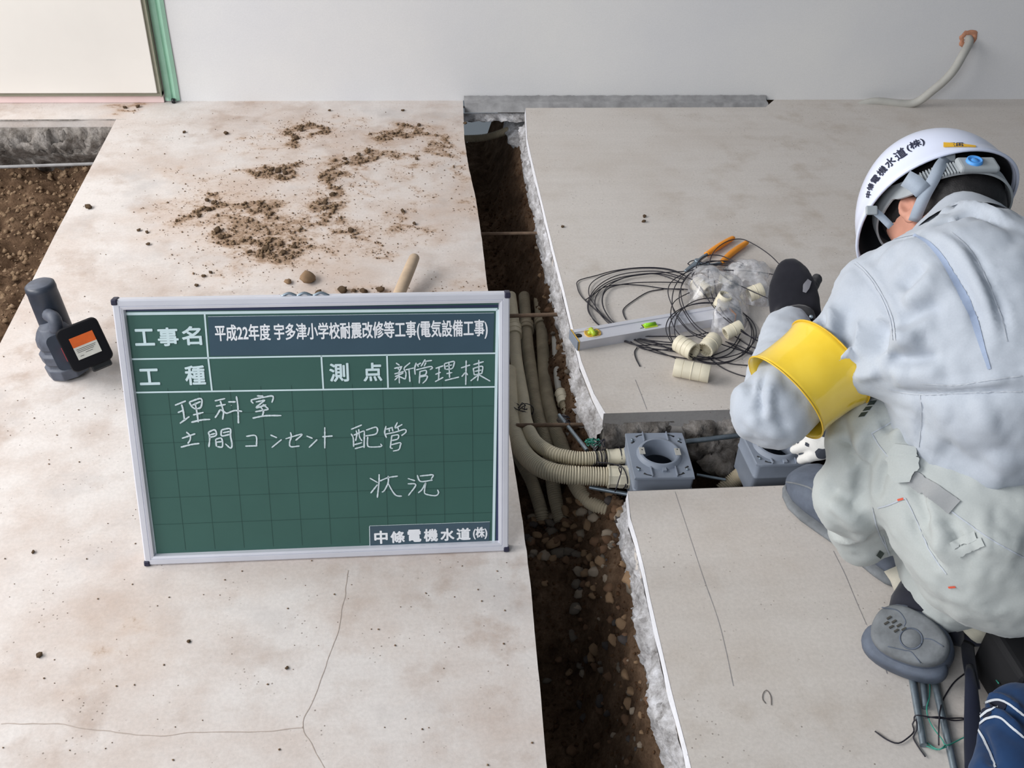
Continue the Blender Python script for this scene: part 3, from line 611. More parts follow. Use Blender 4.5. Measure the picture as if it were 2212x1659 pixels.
# lower collar stack resting on the floor
base = at(158, 812, 0.)+np.array([-.008, .018, 0]); axl = nrm(np.array([-.16, .03, 1]))
b = MB(); b.add(*lathe([(0, .001), (.034, .0), (.041, .006), (.043, .004), (.044, .026), (.039, .030), (.038, .036), (.042, .040), (.043, .058), (.037, .064), (.036, .070), (.039, .074), (.037, .090), (.030, .104), (.024, .112), (0, .118)], base, axl, 10)); o = sharp(mb('ribbed_collar', b, M_TOOL2, TL), 30); bevel(o, .002)
# battery block facing the camera
bc = atd(183, 745, 2.03); ts_ = scl(183, 745); Xn = nrm(ts_(.91, .41, .0)); Zn = nrm(ts_(.16, -.08, 1)); Zn = nrm(Zn-Xn*np.dot(Xn, Zn)); Yn = np.cross(Zn, Xn)
def rbox(name, c, hx, hy, hz, bev, m, parent, seg=3):
    q = MB(); q.add(*box(c, Xn, Yn, Zn, hx, hy, hz)); ob = mb(name, q, m, parent, False); md = bevel(ob, bev, seg, 30); return ob
M_INKY = plain('ink_black_plastic', (14, 14, 20), .7, spec=.2)
def rsq(c, hx, hy, rad, n=6):
    out = []
    for cx, cy, a0 in ((hx-rad, hy-rad, 0), (-hx+rad, hy-rad, 90), (-hx+rad, -hy+rad, 180), (hx-rad, -hy+rad, 270)):
        for k in range(n): a = math.radians(a0+90*k/(n-1)); out.append((cx+rad*math.cos(a), cy+rad*math.sin(a)))
    return out
def rprism(name, c, layers, m, parent, rad=.012):
    vs = []; 
    for z, s in layers:
        for x, y in rsq(c, .041*s, .045*s, rad): vs.append(c+Xn*x+Yn*y+Zn*z)
    k = 24; fs = []
    for i in range(len(layers)-1):
        for j in range(k): fs.append((i*k+j, i*k+(j+1) % k, (i+1)*k+(j+1) % k, (i+1)*k+j))
    fs.append(tuple(range(k))[::-1]); fs.append(tuple(range((len(layers)-1)*k, len(layers)*k))); return sharp(mesh(name, vs, fs, m, parent, True), 45)
rprism('battery_block', bc-Zn*.03, [(-.035, .80), (-.03, .86), (0, .90), (.012, .94), (.020, .96)], M_TOOL2, TL)
rprism('battery_face', bc-Zn*.005, [(-.008, .97), (-.002, 1.0), (.004, 1.), (.008, .96), (.0085, .90)], M_INKY, TL)
rprism('neck', bc-Zn*.055+Xn*-.03, [(-.02, .7), (0, .75), (.03, .8)], M_TOOL, TL)
b = MB(); q = bc+Zn*.0042; b.add([q+Xn*x+Yn*y for x, y in ((-.022, .002), (.024, .002), (.024, .022), (-.022, .022))], [(0, 1, 2, 3)]); lb = mb('warning_sticker', b, plain('orange_print', (214, 96, 34), .5), TL, False, 'orange half of the sticker')
b = MB(); b.add([q+Xn*x+Yn*y for x, y in ((-.022, -.023), (.024, -.023), (.024, .002), (-.022, .002))], [(0, 1, 2, 3)]); mb('data_sticker', b, plain('pale_print', (206, 204, 196), .5), TL, False, 'pale half of the sticker')
b = MB()
for yy, x0, x1 in ((-.003, -.018, .02), (-.006, -.018, .018), (-.009, -.018, .014), (-.013, -.004, .01), (-.017, -.016, -.009)): b.add([q+Zn*.0002+Xn*x+Yn*(yy+dy) for x, dy in ((x0, -.0004), (x1, -.0004), (x1, .0004), (x0, .0004))], [(0, 1, 2, 3)])
mb('small_print', b, M_BLACK, TL, False)
b = MB(); q2 = bc-Xn*.0405-Zn*.02; b.add(*box(q2-Yn*.006, Xn, Yn, Zn, .0015, .014, .004)); mb('red_button', b, plain('red_plastic', (224, 70, 76), .5), TL, False)
b = MB(); b.add(*box(bc-Yn*.05-Zn*.018+Xn*.012, Xn, Yn, Zn, .020, .008, .014)); bevel(mb('latch', b, M_BLACK, TL, False), .004)
b = MB(); b.add(*tube(smooth_path([atd(105, 680, 2.04), atd(118, 690, 2.02), atd(122, 715, 2.03)], .006), .013, 12)); mb('trigger_boss', b, M_TOOL2, TL)

M_PVCL = plain('beige_ribbed_pvc', (206, 196, 172), .6, var=.12, scale=14)
# ---------------------------------------------------------------- conduits in the trench
def Z(pts): return [at(x, y, z) for x, y, z in pts]
def lerp_at(P, t):
    d = np.concatenate([[0], np.cumsum(np.linalg.norm(np.diff(P, axis=0), axis=1))]); x = t*d[-1]; i = min(len(P)-2, max(0, int(np.searchsorted(d, x))-1)); f = (x-d[i])/max(1e-9, d[i+1]-d[i]); return P[i]+(P[i+1]-P[i])*f, nrm(P[i+1]-P[i])
def ribbed(P, r, seg=14, pitch=.0050, depth=.26):
    P = smooth_path(P, pitch/4); n = len(P); rr = r*np.array([1., 1., .98, 1-depth])[np.arange(n) % 4]; return P, *tube(P, rr, seg)
R5 = lambda x, y, z: (1060+x/3.073, 620+y/3.073, z)
def conduit(name, label, pts, r, m, couplers=(), mc=None, ribs=True, cr=1.22, pitch=.0050):
    p0 = at(*pts[len(pts)//2]); root = empty(name, (p0[0], p0[1], p0[2]), label, 'conduit', 'conduits in the trench')
    P = Z(pts)
    if ribs: P, v, f = ribbed(P, r, pitch=pitch)
    else: P = smooth_path(P, .01); v, f = tube(P, r, 16)
    mesh('hose' if ribs else 'pipe', v, f, m, root, True)
    for t, L_ in couplers:
        c, ax_ = lerp_at(P, t); q = lathe([(r*1.0, -L_), (r*cr*1.06, -L_), (r*cr*1.06, -L_*.86), (r*cr, -L_*.84), (r*cr, -.0015), (r*cr*1.07, -.001), (r*cr*1.07, .001), (r*cr, .0015), (r*cr, L_*.84), (r*cr*1.06, L_*.86), (r*cr*1.06, L_), (r, L_)], c, ax_, 20)
        sharp(mesh('coupling', *q, mc or m, root, True), 50)
    return root
conduit('flexible_conduit', 'upper of the two bright ribbed conduits entering the grey junction box', [R5(132, 60, -.17), R5(150, 210, -.16), R5(158, 330, -.16), R5(172, 500, -.15), R5(212, 740, -.13), R5(232, 890, -.11), R5(290, 1020, -.09), R5(400, 1100, -.075), R5(520, 1130, -.07), R5(640, 1140, -.07), R5(860, 1125, -.07)], .0148, M_PVCL, [(.20, .020)])
conduit('flexible_conduit', 'lower, thicker ribbed conduit entering the near corner of the grey junction box', [R5(118, 560, -.14), R5(128, 730, -.13), R5(142, 900, -.115), R5(178, 1030, -.10), R5(240, 1130, -.09), R5(340, 1205, -.08), R5(460, 1240, -.075), R5(600, 1252, -.075), R5(880, 1262, -.075)], .0190, M_PVCL, [])
conduit('flexible_conduit', 'dusty conduit running straight down the trench beneath the two bright ones', [R5(222, 60, -.20), R5(232, 200, -.19), R5(243, 370, -.18), R5(262, 520, -.17), R5(292, 720, -.165), R5(325, 880, -.16), R5(372, 1020, -.16), R5(400, 1200, -.165), R5(425, 1380, -.18), R5(470, 1560, -.20)], .0150, M_PVCD, [(.20, .018)])
conduit('flexible_conduit', 'conduit curving under the others and away beneath the near slab', [R5(322, 80, -.20), R5(338, 230, -.185), R5(346, 380, -.175), R5(356, 560, -.165), R5(380, 750, -.155), R5(425, 920, -.145), R5(480, 1080, -.14), R5(530, 1240, -.14), R5(600, 1370, -.14), R5(700, 1450, -.14), R5(820, 1490, -.14), R5(980, 1505, -.14), R5(1150, 1500, -.14)], .0155, M_PVCD, [(.14, .018)])
conduit('thin_conduit', 'thin smooth grey pipe with a cut tip at the right of the trench', [R5(428, 335, -.15), R5(435, 480, -.145), R5(448, 640, -.14), R5(462, 700, -.14)], .0088, M_PVCG, [], ribs=False)
conduit('flexible_conduit', 'slim ribbed conduit with beige coupling below the thin grey pipe', [R5(462, 690, -.135), R5(490, 790, -.135), R5(525, 880, -.135), R5(565, 960, -.14), R5(620, 1040, -.15), R5(680, 1100, -.16)], .0108, M_PVCD, [(.14, .021)], mc=M_PVC)
conduit('flexible_conduit', 'dark dusty conduit lowest at the left side of the trench', [R5(120, 900, -.17), R5(150, 1040, -.175), R5(215, 1180, -.18), R5(275, 1300, -.19), R5(330, 1470, -.20), R5(345, 1560, -.215)], .0140, M_PVCD, [])
# couplings plugged in the box
def plug(p0, p1, r, hexa=False):
    a, b_ = at(*p0), at(*p1); ax_ = nrm(b_-a); L_ = np.linalg.norm(b_-a); c = empty('conduit_connector', (a+b_)/2, 'beige octagonal connector between thick conduit and grey junction box' if hexa else 'round beige connector between upper conduit and grey junction box', 'connector')
    b = MB(); b.add(*lathe([(r*.85, 0), (r*1.08, 0), (r*1.08, L_*.06), (r, L_*.08), (r, L_*.42), (r*1.04, L_*.45), (r*1.04, L_*.86), (r*1.12, L_*.88), (r*1.12, L_), (0, L_)], a, ax_, 8 if hexa else 24)); sharp(mb('body', b, M_PVC, c), 25 if hexa else 50); return c
plug(R5(768, 1128, -.068), R5(905, 1122, -.068), .0155)
plug(R5(775, 1258, -.072), R5(945, 1262, -.072), .0215, True)
# tie wires
def wire(name, label, paths, r, m, cat='wire', group=None, floor_z=None):
    P0 = np.array(paths[0][0]); root = None; b = MB()
    for P in paths: P = smooth_path(P, .005 if len(P) > 3 else .01); b.add(*tube(P, r, 6))
    o = mb(name, b, m); return tag(o, label, cat, group)
def tangle(c, rad, n, seed, z0=.0, nrm_=(0, 0, 1), sq=1.):
    rg = random.Random(seed); out = []
    P = [np.array(c)+np.array([rg.uniform(-1, 1)*rad, rg.uniform(-1, 1)*rad*sq, rg.uniform(0, 1)*rad+z0]) for _ in range(n)]; return P
def ring(c, ax_, r, turns=1., r2=None, n=14, tail=None):
    ax_ = nrm(ax_); s = nrm(np.cross(ax_, (0, 0, 1))); t = np.cross(ax_, s); P = [np.array(c)+(s*math.cos(a)+t*math.sin(a))*r+ax_*(a*.0006) for a in np.linspace(0, turns*2*math.pi, int(n*turns))]
    return P+([np.array(q) for q in tail] if tail else [])
c1 = at(*R5(715, 1135, -.07)); axx = nrm(at(*R5(860, 1125, -.07))-at(*R5(640, 1140, -.07)))
wire('tie_wire', 'black wire bound several turns round the upper ribbed conduit', [ring(c1+axx*k, axx+np.array([0, 0, .2*j]), .0165, 1.2) for j, k in ((-1, -.012), (1, -.006), (0, 0), (-1, .006), (1, .012))]+[tangle(c1+np.array([.0, .01, .022]), .014, 9, 4)], .0011, M_WIRE)
c2 = at(*R5(845, 1120, -.068)); wire('tie_wire', 'black wire looped round both connectors beside the grey junction box', [ring(c2, axx, .0175, 1.1), ring(at(*R5(858, 1258, -.07)), axx+np.array([0, .3, 0]), .0235, 1.1, tail=[at(*R5(850, 1200, -.04)), at(*R5(865, 1195, -.035))]), [at(*R5(705, 1165, -.05)), at(*R5(790, 1170, -.045)), at(*R5(852, 1190, -.045)), at(*R5(868, 1215, -.045)), at(*R5(845, 1300, -.045)), at(*R5(825, 1360, -.06))]], .0011, M_WIRE)
wire('tie_wire', 'black wire twisted round the conduits beside the lower right of the chalkboard frame', [ring(at(*R5(232, 820, -.115)), (0.2, 1, 0), .017, 1.3), tangle(at(*R5(210, 805, -.10)), .012, 8, 9), [at(*R5(130, 780, -.11)), at(*R5(180, 815, -.10)), at(*R5(240, 835, -.10)), at(*R5(265, 870, -.11))], ring(at(*R5(148, 815, -.125)), (0.1, 1, 0), .017, 1.)], .0011, M_WIRE)
wire('green_tie_wire', 'tangled green wire beside the upper conduit and rod', [tangle(at(*R5(680, 1048, -.06)), .017, 16, 3, sq=.5), tangle(at(*R5(670, 1050, -.06)), .015, 12, 8, sq=.5)], .0010, M_GWIRE)
def rod(name, label, a, b_, r, m, cat='rod', parent=None, cap=True):
    P = smooth_path([at(*a), at(*b_)], .03); o = mesh(name, *tube(P, r, 12), m, None, True); sharp(o, 50); return tag(o, label, cat)
rod('steel_rod', 'thin steel rod slanting up from the trench to the tangled green wire', R5(455, 850, -.10), R5(640, 1085, -.075), .0042, M_STEEL)
rod('steel_rod', 'steel rod under the thick conduit, entering below the junction box', R5(655, 1328, -.10), R5(960, 1385, -.10), .0045, M_STEEL)
R6 = lambda x, y, z: (1250+x/3.687, 860+y/3.687, z)
rod('steel_rod', 'greenish steel rod joining the far sides of the two junction boxes', R6(850, 348, -.05), R6(1275, 296, -.05), .0055, M_STEEL)
rod('steel_rod', 'thin dark rod low between the two junction boxes', R6(940, 610, -.08), R6(1170, 650, -.08), .003, M_STEEL)
wire('tie_wire', 'black wire twisted at the top of the slanting steel rod', [ring(at(*R5(500, 900, -.09)), (1, -1, 0), .008, 1.5), tangle(at(*R5(495, 870, -.09)), .010, 8, 14), [at(*R5(470, 850, -.09)), at(*R5(520, 900, -.085)), at(*R5(530, 930, -.09))]], .0011, M_WIRE)
for i, (a, b_, r, lb) in enumerate((((1038, 505, -.07), (1200, 503, -.07), .0042, 'rusty reinforcing bar crossing the trench, farthest from the chalkboard'), ((1085, 683, -.07), (1245, 678, -.07), .0048, 'reinforcing bar crossing the trench just behind the spirit level end'), ((1115, 919, -.09), (1300, 917, -.09), .0045, 'dark reinforcing bar crossing the trench over the conduits'), ((-330, 372, -.10), (232, 353, -.10), .0065, 'straight steel bar along the broken concrete face at the left pit'))):
    rod('reinforcing_bar', lb, a, b_, r*(1 if i < 3 else .75), M_REBAR if i < 3 else M_MORTAR, 'rebar')
# conduit at the far end of the trench
conduit('flexible_conduit', 'pale conduit curving across the far end of the trench below the wall', [(990, 300, -.15), (1040, 298, -.15), (1075, 290, -.14), (1105, 278, -.13), (1150, 262, -.12), (1200, 250, -.12)], .0125, M_PVCD)

# ---------------------------------------------------------------- junction boxes
def junction_box(c, rz, tilt, label, hx=.058, hy=.064, H_=.075, mirror=False):
    root = empty('junction_box', c, label, 'junction box', 'grey junction boxes set in the trench')
    R_ = Matrix.Rotation(rz, 3, 'Z') @ Matrix.Rotation(tilt, 3, 'Y'); 
    def T_(v): q = R_ @ Vector(v); return np.array(c)+np.array(q[:])
    # body: open box
    n = 6
    def rs(hx_, hy_, rad): return rsq(None, hx_, hy_, rad, n)
    vs = []; fs = []; K = 4*n; lay = [(-H_, .93), (-H_*.42, .96), (-H_*.40, .985), (-H_*.36, .985), (-H_*.34, .965), (-.006, .985), (-.002, .99)]
    for z, s in lay:
        for x, y in rs(hx*s, hy*s, .008): vs.append(T_((x, y, z)))
    for i in range(len(lay)-1):
        for j in range(K): fs.append((i*K+j, i*K+(j+1) % K, (i+1)*K+(j+1) % K, (i+1)*K+j))
    fs.append(tuple(range(K))[::-1]); sharp(mesh('body', vs, fs, M_BOX, root, True), 45)
    # lid with round opening
    hr = .038; vs = []; fs = []; N = 48
    def outer(a):
        ca, sa = math.cos(a), math.sin(a); t = min(hx/abs(ca) if abs(ca) > 1e-6 else 9, hy/abs(sa) if abs(sa) > 1e-6 else 9); x, y = ca*t, sa*t
        return (x*.985, y*.985) if abs(abs(x)-hx) < .004 and abs(abs(y)-hy) < .004 else (x, y)
    rings = [('o', -.004), ('o', .0), ('oi', .0015), (hr*1.16, .0015), (hr*1.05, .009), (hr*1.0, .010), (hr*.93, .010), (hr*.90, .006), (hr*.88, -.02), (hr*.88, -.028)]
    for k, z in rings:
        for j in range(N):
            a = 2*math.pi*(j+.5)/N
            if k == 'o': x, y = outer(a)
            elif k == 'oi': x, y = outer(a); x *= .985; y *= .985
            else: x, y = k*math.cos(a), k*math.sin(a)
            vs.append(T_((x, y, z)))
    for i in range(len(rings)-1):
        for j in range(N): fs.append((i*N+j, i*N+(j+1) % N, (i+1)*N+(j+1) % N, (i+1)*N+j))
    lid = sharp(mesh('lid', vs, fs, M_BOX, root, True), 35)
    b = MB()
    for s in (-1, 1):
        for y0, y1 in ((hr*1.0, hy*.97), (-hr*1.0, -hy*.97)):
            x = s*hr*.62; b.add(*box(T_((x, (y0+y1)/2, .0035)), T_((1, 0, 0))-np.array(c), T_((0, 1, 0))-np.array(c), T_((0, 0, 1))-np.array(c), .0009, abs(y1-y0)/2, .0028))
    b.add(*box(T_((.002, -hr*1.16, .003)), T_((1, 0, 0))-np.array(c), T_((0, 1, 0))-np.array(c), T_((0, 0, 1))-np.array(c), .0035, .006, .003))
    mb('stiffening_rib', b, M_BOX, root, False)['kind'] = 'stuff'
    axz = T_((0, 0, 1))-np.array(c)
    for sx, sy in ((-1, 1), (1, 1), (1, -1), (-1, -1)):
        x, y = sx*hx*.80, sy*hy*.66
        b = MB(); b.add(*lathe([(0, .0045), (.0022, .0045), (.003, .0025), (.003, .0015)], T_((x, y, 0)), axz, 12)); mb('screw', b, M_STEEL, root)
        b = MB(); P = [T_((sx*hx*(.62+.14*math.sin(t)), sy*hy*(.86-.10*t), .0018)) for t in (0, .5, 1.)]
        P = [T_((sx*hx*u_, sy*hy*v_, .0017)) for u_, v_ in ((.42, .90), (.56, .86), (.66, .80))]; b.add(*tube(P, [.0012, .0012, .0026], 8, rb=[.0003]*3, up=axz)); mb('slot', b, M_BLACK, root)
        b = MB(); P = [T_((sx*hx*u_, sy*hy*v_, .0017)) for u_, v_ in ((.74, .60), (.86, .52))]; b.add(*tube(P, [.0018, .0018], 8, rb=[.0003]*2, up=axz)); mb('slot', b, M_BLACK, root)
    for s in (-1, 1):
        b = MB(); b.add(*box(T_((s*hr*.90, -.002*s, .0103)), T_((1, 0, 0))-np.array(c), T_((0, 1, 0))-np.array(c), axz, .0055, .010, .0006)); bevel(mb('screw_lug', b, M_PVCG, root, False), .001)
        b = MB(); b.add(*lathe([(0, .0012), (.0012, .0012), (.0012, 0)], T_((s*hr*.90, .004, .0105)), axz, 8)); mb('lug_hole', b, M_BLACK, root)
    b = MB(); b.add(*lathe([(0, 0), (.016, 0), (.018, .002), (.018, .02)], T_((.012, -.014, -H_+.004)), axz, 20)); mb('inner_boss', b, plain('dark_box_plastic', (86, 84, 84), .6), root)
    return root
c = (at(1348, 935, -.018)+at(1475, 932, -.018)+at(1508, 1034, -.018)+at(1366, 1038, -.018))/4; junction_box(c, math.radians(-2), 0, 'grey junction box with round opening, joined by the two bright ribbed conduits', hy=.066, H_=.09)
c = (at(1600, 929, .012)+at(1718, 924, .012)+at(1746, 1002, .012)+at(1635, 1010, .012))/4; junction_box(c+np.array([0, .0, 0]), math.radians(3), math.radians(3), 'grey junction box under the bent elbow of the worker', hx=.054, hy=.052, H_=.085)
conduit('flexible_conduit', 'short pale ribbed conduit low between the two junction boxes', [(1560, 1062, -.11), (1590, 1036, -.09), (1612, 1018, -.07), (1640, 1000, -.06)], .0175, M_PVCD, pitch=.0045)
b = MB(); v, f = lump(5, .5, 3, .8); p = at(1560, 995, -.12); b.add([q*np.array([.04, .035, .035])+p for q in v], f); tag(mb('concrete_chunk', b, M_BROKEN2), 'pointed lump of broken concrete lying between the two junction boxes', 'stone')
b = MB(); v, f = lump(8, .45, 3, .8); p = at(1275, 925, -.13); b.add([q*np.array([.05, .07, .04])+p for q in v], f); tag(mb('concrete_chunk', b, M_BROKEN2), 'rough concrete lump under the slab corner beside the green wire', 'stone')

# ---------------------------------------------------------------- spirit level
R4 = lambda x, y, z=0.: (1180+x/3.568, 480+y/3.568, z)
zt = .022
A0 = at(*R4(183, 832, zt)); A1 = at(*R4(1392, 628, zt)); D0 = at(*R4(212, 938, zt)); ld = nrm(A1-A0); LN = np.linalg.norm(A1-A0); sd = nrm(np.cross((0, 0, 1), ld)); WD = .048
LV = empty('spirit_level', ((A0+A1)/2)*np.array([1, 1, 0]), 'aluminium spirit level with green vials lying on the slab edge under the wire coil', 'spirit level')
def lp(u, v, z): return A0*np.array([1, 1, 0])+ld*u-sd*v+np.array([0, 0, z])   # v from far edge to near edge
sec = [(0, 0), (WD, 0), (WD, .022), (WD-.010, .0225), (WD-.0105, .0205), (.012, .0205), (.0115, .0225), (0, .022)]
vs = [lp(u, v, z) for u in (0, LN) for v, z in sec]; n = len(sec); fs = [(i, (i+1) % n, n+(i+1) % n, n+i) for i in range(n)]+[tuple(range(n))[::-1], tuple(range(n, 2*n))]
mesh('beam', vs, fs, M_ALU, LV, False)
M_VIAL = plain('lime_vial', (190, 214, 62), .25, var=.1); M_YEL = plain('amber_plastic', (226, 180, 74), .4)
for u in (-.0015, LN-.0015):
    b = MB(); b.add(*box(lp(u+.0015, WD/2, .0115), ld, sd, (0, 0, 1), .0016, WD/2+.0005, .0118)); bevel(mb('end_cap', b, M_BOX, LV, False), .001)
    b = MB(); b.add(*box(lp(u+(.0042 if u < 0 else -.0012), WD/2, .0115), ld, sd, (0, 0, 1), .0011, WD/2+.0007, .0120)); mb('end_strip', b, M_YEL if u < 0 else M_ORANGE, LV, False)
zc = .0206
def onl(x, y): q = at(*R4(x, y, zt)); u = float((q-A0)@ld); v = float(-(q-A0)@sd); return u, v
u, v = onl(250, 870); b = MB(); b.add(*lathe([(0, .0006), (.0072, .0006), (.0074, 0)], lp(u, v, zc+.0), (0, 0, 1), 20)); mb('hanging_hole', b, M_BLACK, LV)
u, v = onl(358, 852); b = MB(); b.add(*lathe([(0, .001), (.0165, .001), (.0185, .0022), (.0185, 0)], lp(u, v, zc), (0, 0, 1), 28)); mb('round_vial_housing', b, M_YEL, LV)
b = MB(); b.add(*tube([lp(u, v-.012, zc+.003), lp(u, v+.012, zc+.003)], .0055, 14)); b.add(*tube([lp(u-.011, v, zc+.002), lp(u+.011, v, zc+.002)], .004, 12)); mb('vial', b, M_VIAL, LV)
u, v = onl(835, 842); v = min(v, WD-.012)
b = MB(); b.add(*box(lp(u, v-.003, zc+.0004), ld, sd, (0, 0, 1), .017, .0095, .0012)); bevel(mb('window', b, M_BLACK, LV, False), .001)
b = MB(); b.add(*box(lp(u, v-.003, zc+.0015), ld, sd, (0, 0, 1), .0155, .008, .0012)); mb('vial_block', b, M_VIAL, LV, False)
b = MB(); b.add(*tube([lp(u-.013, v-.004, zc+.004), lp(u+.013, v-.004, zc+.004)], .0045, 14)); mb('vial', b, plain('bright_vial', (150, 220, 50), .15), LV)
for s in (-1, 1):
    b = MB(); b.add(*lathe([(0, .001), (.0042, .001), (.0055, .0014), (.0055, 0)], lp(u+s*.0215, v+.004, zc), (0, 0, 1), 16)); mb('screw_boss', b, M_BLACK, LV)

# ---------------------------------------------------------------- coil of black wire
def wz(pts, z): return [at(*R4(x, y, zz if zz is not None else z)) for x, y, zz in [(p[0], p[1], p[2] if len(p) > 2 else None) for p in pts]]
W = []
rg = random.Random(11)
def loopn(cx, cy, rx, ry, rot, z, n, jit, hi=None):
    for k in range(n):
        a0 = rg.uniform(0, 6.28); P = []; dx, dy = rg.uniform(-jit, jit), rg.uniform(-jit, jit); fx = 1+rg.uniform(-.1, .1); fy = 1+rg.uniform(-.1, .1); r2 = rot+rg.uniform(-.09, .09); m = 18
        for i in range(m+1):
            a = a0+2*math.pi*i/m; x = rx*fx*math.cos(a); y = ry*fy*math.sin(a)
            X = cx+dx+x*math.cos(r2)-y*math.sin(r2); Y = cy+dy+x*math.sin(r2)+y*math.cos(r2)
            zz = z+.002*k if hi is None else hi(X, Y)+.0022*k
            P.append(at(*R4(X, Y, zz)))
        W.append(P)
def zover(x, y):     # lies over the level
    return .004+.026*math.exp(-((y-(870-.17*(x-180)))/150)**2) if 100 < x < 1500 else .004
W += [wz([(1060, 410), (980, 370), (850, 350), (690, 352), (520, 375), (390, 410), (250, 450), (240, 500), (270, 570), (350, 650), (440, 730), (490, 770), (560, 830, .003), (700, 920), (850, 990), (1000, 1050)], .003),
      wz([(1060, 400), (900, 360), (700, 355), (560, 375), (420, 420), (340, 480), (330, 560), (380, 650), (460, 740), (520, 790, .003), (640, 880, .003), (760, 930), (900, 960), (1060, 990)], .005),
      wz([(1070, 430), (880, 380), (680, 385), (520, 420), (400, 490), (330, 590), (325, 690), (400, 785), (500, 860, .003), (650, 930), (830, 1000), (1010, 1040), (1200, 1060), (1400, 1020), (1500, 900)], .004),
      wz([(1060, 440), (860, 395), (660, 410), (500, 450), (380, 530), (325, 640), (350, 730), (400, 790), (520, 870, .003), (700, 950), (900, 985), (1100, 1010)], .007),
      wz([(1050, 470), (850, 400), (640, 420), (470, 480), (390, 560), (380, 650), (450, 750), (530, 810, .003), (680, 890, .003), (830, 930), (1000, 950)], .006),
      wz([(1060, 380), (950, 385), (780, 400), (600, 430), (470, 500), (430, 600), (460, 700), (540, 790, .003), (700, 890, .003), (880, 920), (1010, 930)], .008),
      wz([(1050, 465), (820, 462), (650, 470), (500, 500), (440, 560), (440, 650), (490, 740), (540, 790, .004)], .006),
      wz([(1060, 520), (900, 510), (760, 490), (600, 480), (450, 500), (360, 560), (300, 600)], .004),
      wz([(600, 920), (720, 950), (900, 940), (1100, 960), (1300, 960)], .004), wz([(750, 900), (850, 930), (1000, 1000), (1150, 1010)], .004), wz([(650, 920), (760, 980), (960, 980), (1130, 960)], .006), wz([(760, 880), (900, 880), (1100, 880), (1250, 850)], .006)]
W += [wz([(1150, 520), (1000, 600), (960, 690, .02), (980, 800, .034), (1060, 900, .03), (1200, 990)], .012),
      wz([(1530, 340), (1400, 300), (1250, 310), (1100, 370), (1000, 480), (970, 600), (990, 700, .03), (1060, 800, .034), (1160, 880, .034), (1320, 920, .02)], .02),
      wz([(1510, 355), (1380, 320), (1220, 340), (1090, 410), (1040, 500), (1050, 620), (1110, 740, .034), (1200, 830, .034), (1340, 900, .02)], .022),
      wz([(1500, 345), (1300, 330), (1150, 360), (1000, 430), (940, 510), (960, 620, .02), (1040, 760, .034), (1130, 850, .034), (1270, 900, .02)], .024),
      wz([(1480, 320), (1350, 260), (1230, 260), (1160, 330), (1170, 460), (1230, 570), (1330, 700, .034), (1450, 800, .034), (1570, 880, .02), (1700, 890), (1720, 920), (1700, 940)], .03),
      wz([(1240, 580), (1140, 470), (1130, 400), (1200, 370), (1400, 370), (1600, 380), (1780, 410), (1890, 450, .10)], .03),
      wz([(1320, 700), (1260, 500), (1250, 360), (1290, 230), (1390, 150), (1500, 130), (1600, 170), (1720, 250), (1810, 340), (1890, 440, .12)], .03),
      wz([(1320, 630), (1290, 430), (1255, 330, .03), (1400, 440, .04), (1560, 520, .04), (1740, 600, .07)], .03),
      wz([(1090, 320), (1120, 298), (1180, 300), (1300, 370), (1400, 470)], .014), wz([(1090, 320), (1150, 345), (1260, 300), (1400, 310), (1500, 350)], .012),
      wz([(1320, 630, .03), (1380, 720, .034), (1480, 810, .034), (1600, 900, .014), (1700, 940, .006), (1730, 970)], .02),
      wz([(1100, 400), (1040, 500), (1030, 620, .02), (1120, 780, .034), (1230, 880, .03), (1350, 940, .014), (1500, 990, .004), (1630, 1040, .004)], .016),
      wz([(1500, 850, .02), (1440, 950), (1330, 1010), (1200, 1050), (1130, 1040)], .006), wz([(1160, 940), (1300, 1050), (1420, 1090), (1570, 1105), (1650, 1110)], .003), wz([(1270, 1060), (1370, 1130), (1500, 1180), (1620, 1200)], .003),
      wz([(1400, 930), (1520, 990), (1640, 1030), (1720, 1060)], .003), wz([(1380, 920), (1500, 960), (1620, 1020), (1700, 1040)], .005), wz([(1440, 870), (1560, 950), (1660, 990), (1760, 1050)], .005)]
W += [wz([(1060, 410), (1120, 440, .03), (1200, 460, .034), (1300, 480, .034)], .02), wz([(910, 515), (1050, 515), (1150, 530, .02)], .005)]
loopn(1270, 830, 330, 230, .12, .006, 3, 25, zover)
cc = at(*R4(900, 700, 0))
tag(mb('wire_coil', (lambda b: [b.add(*tube(smooth_path(P, .006), .0012, 6)) for P in W] and b)(MB()), M_WIRE), 'loose coil of thin black wire lying over the level on the grey slab', 'wire coil')
for pts, lb in (([(700, 965), (680, 1000), (690, 1050), (720, 1110)], 'short hooked end of black wire just below the spirit level'), ([(905, 515), (780, 540), (650, 620), (595, 670), (595, 710), (612, 748)], 'single black wire bending inside the coil above the spirit level')):
    o = mb('wire_end', MB().add(*tube(smooth_path(wz(pts, .002), .005), .0012, 6)), M_WIRE); tag(o, lb, 'wire')

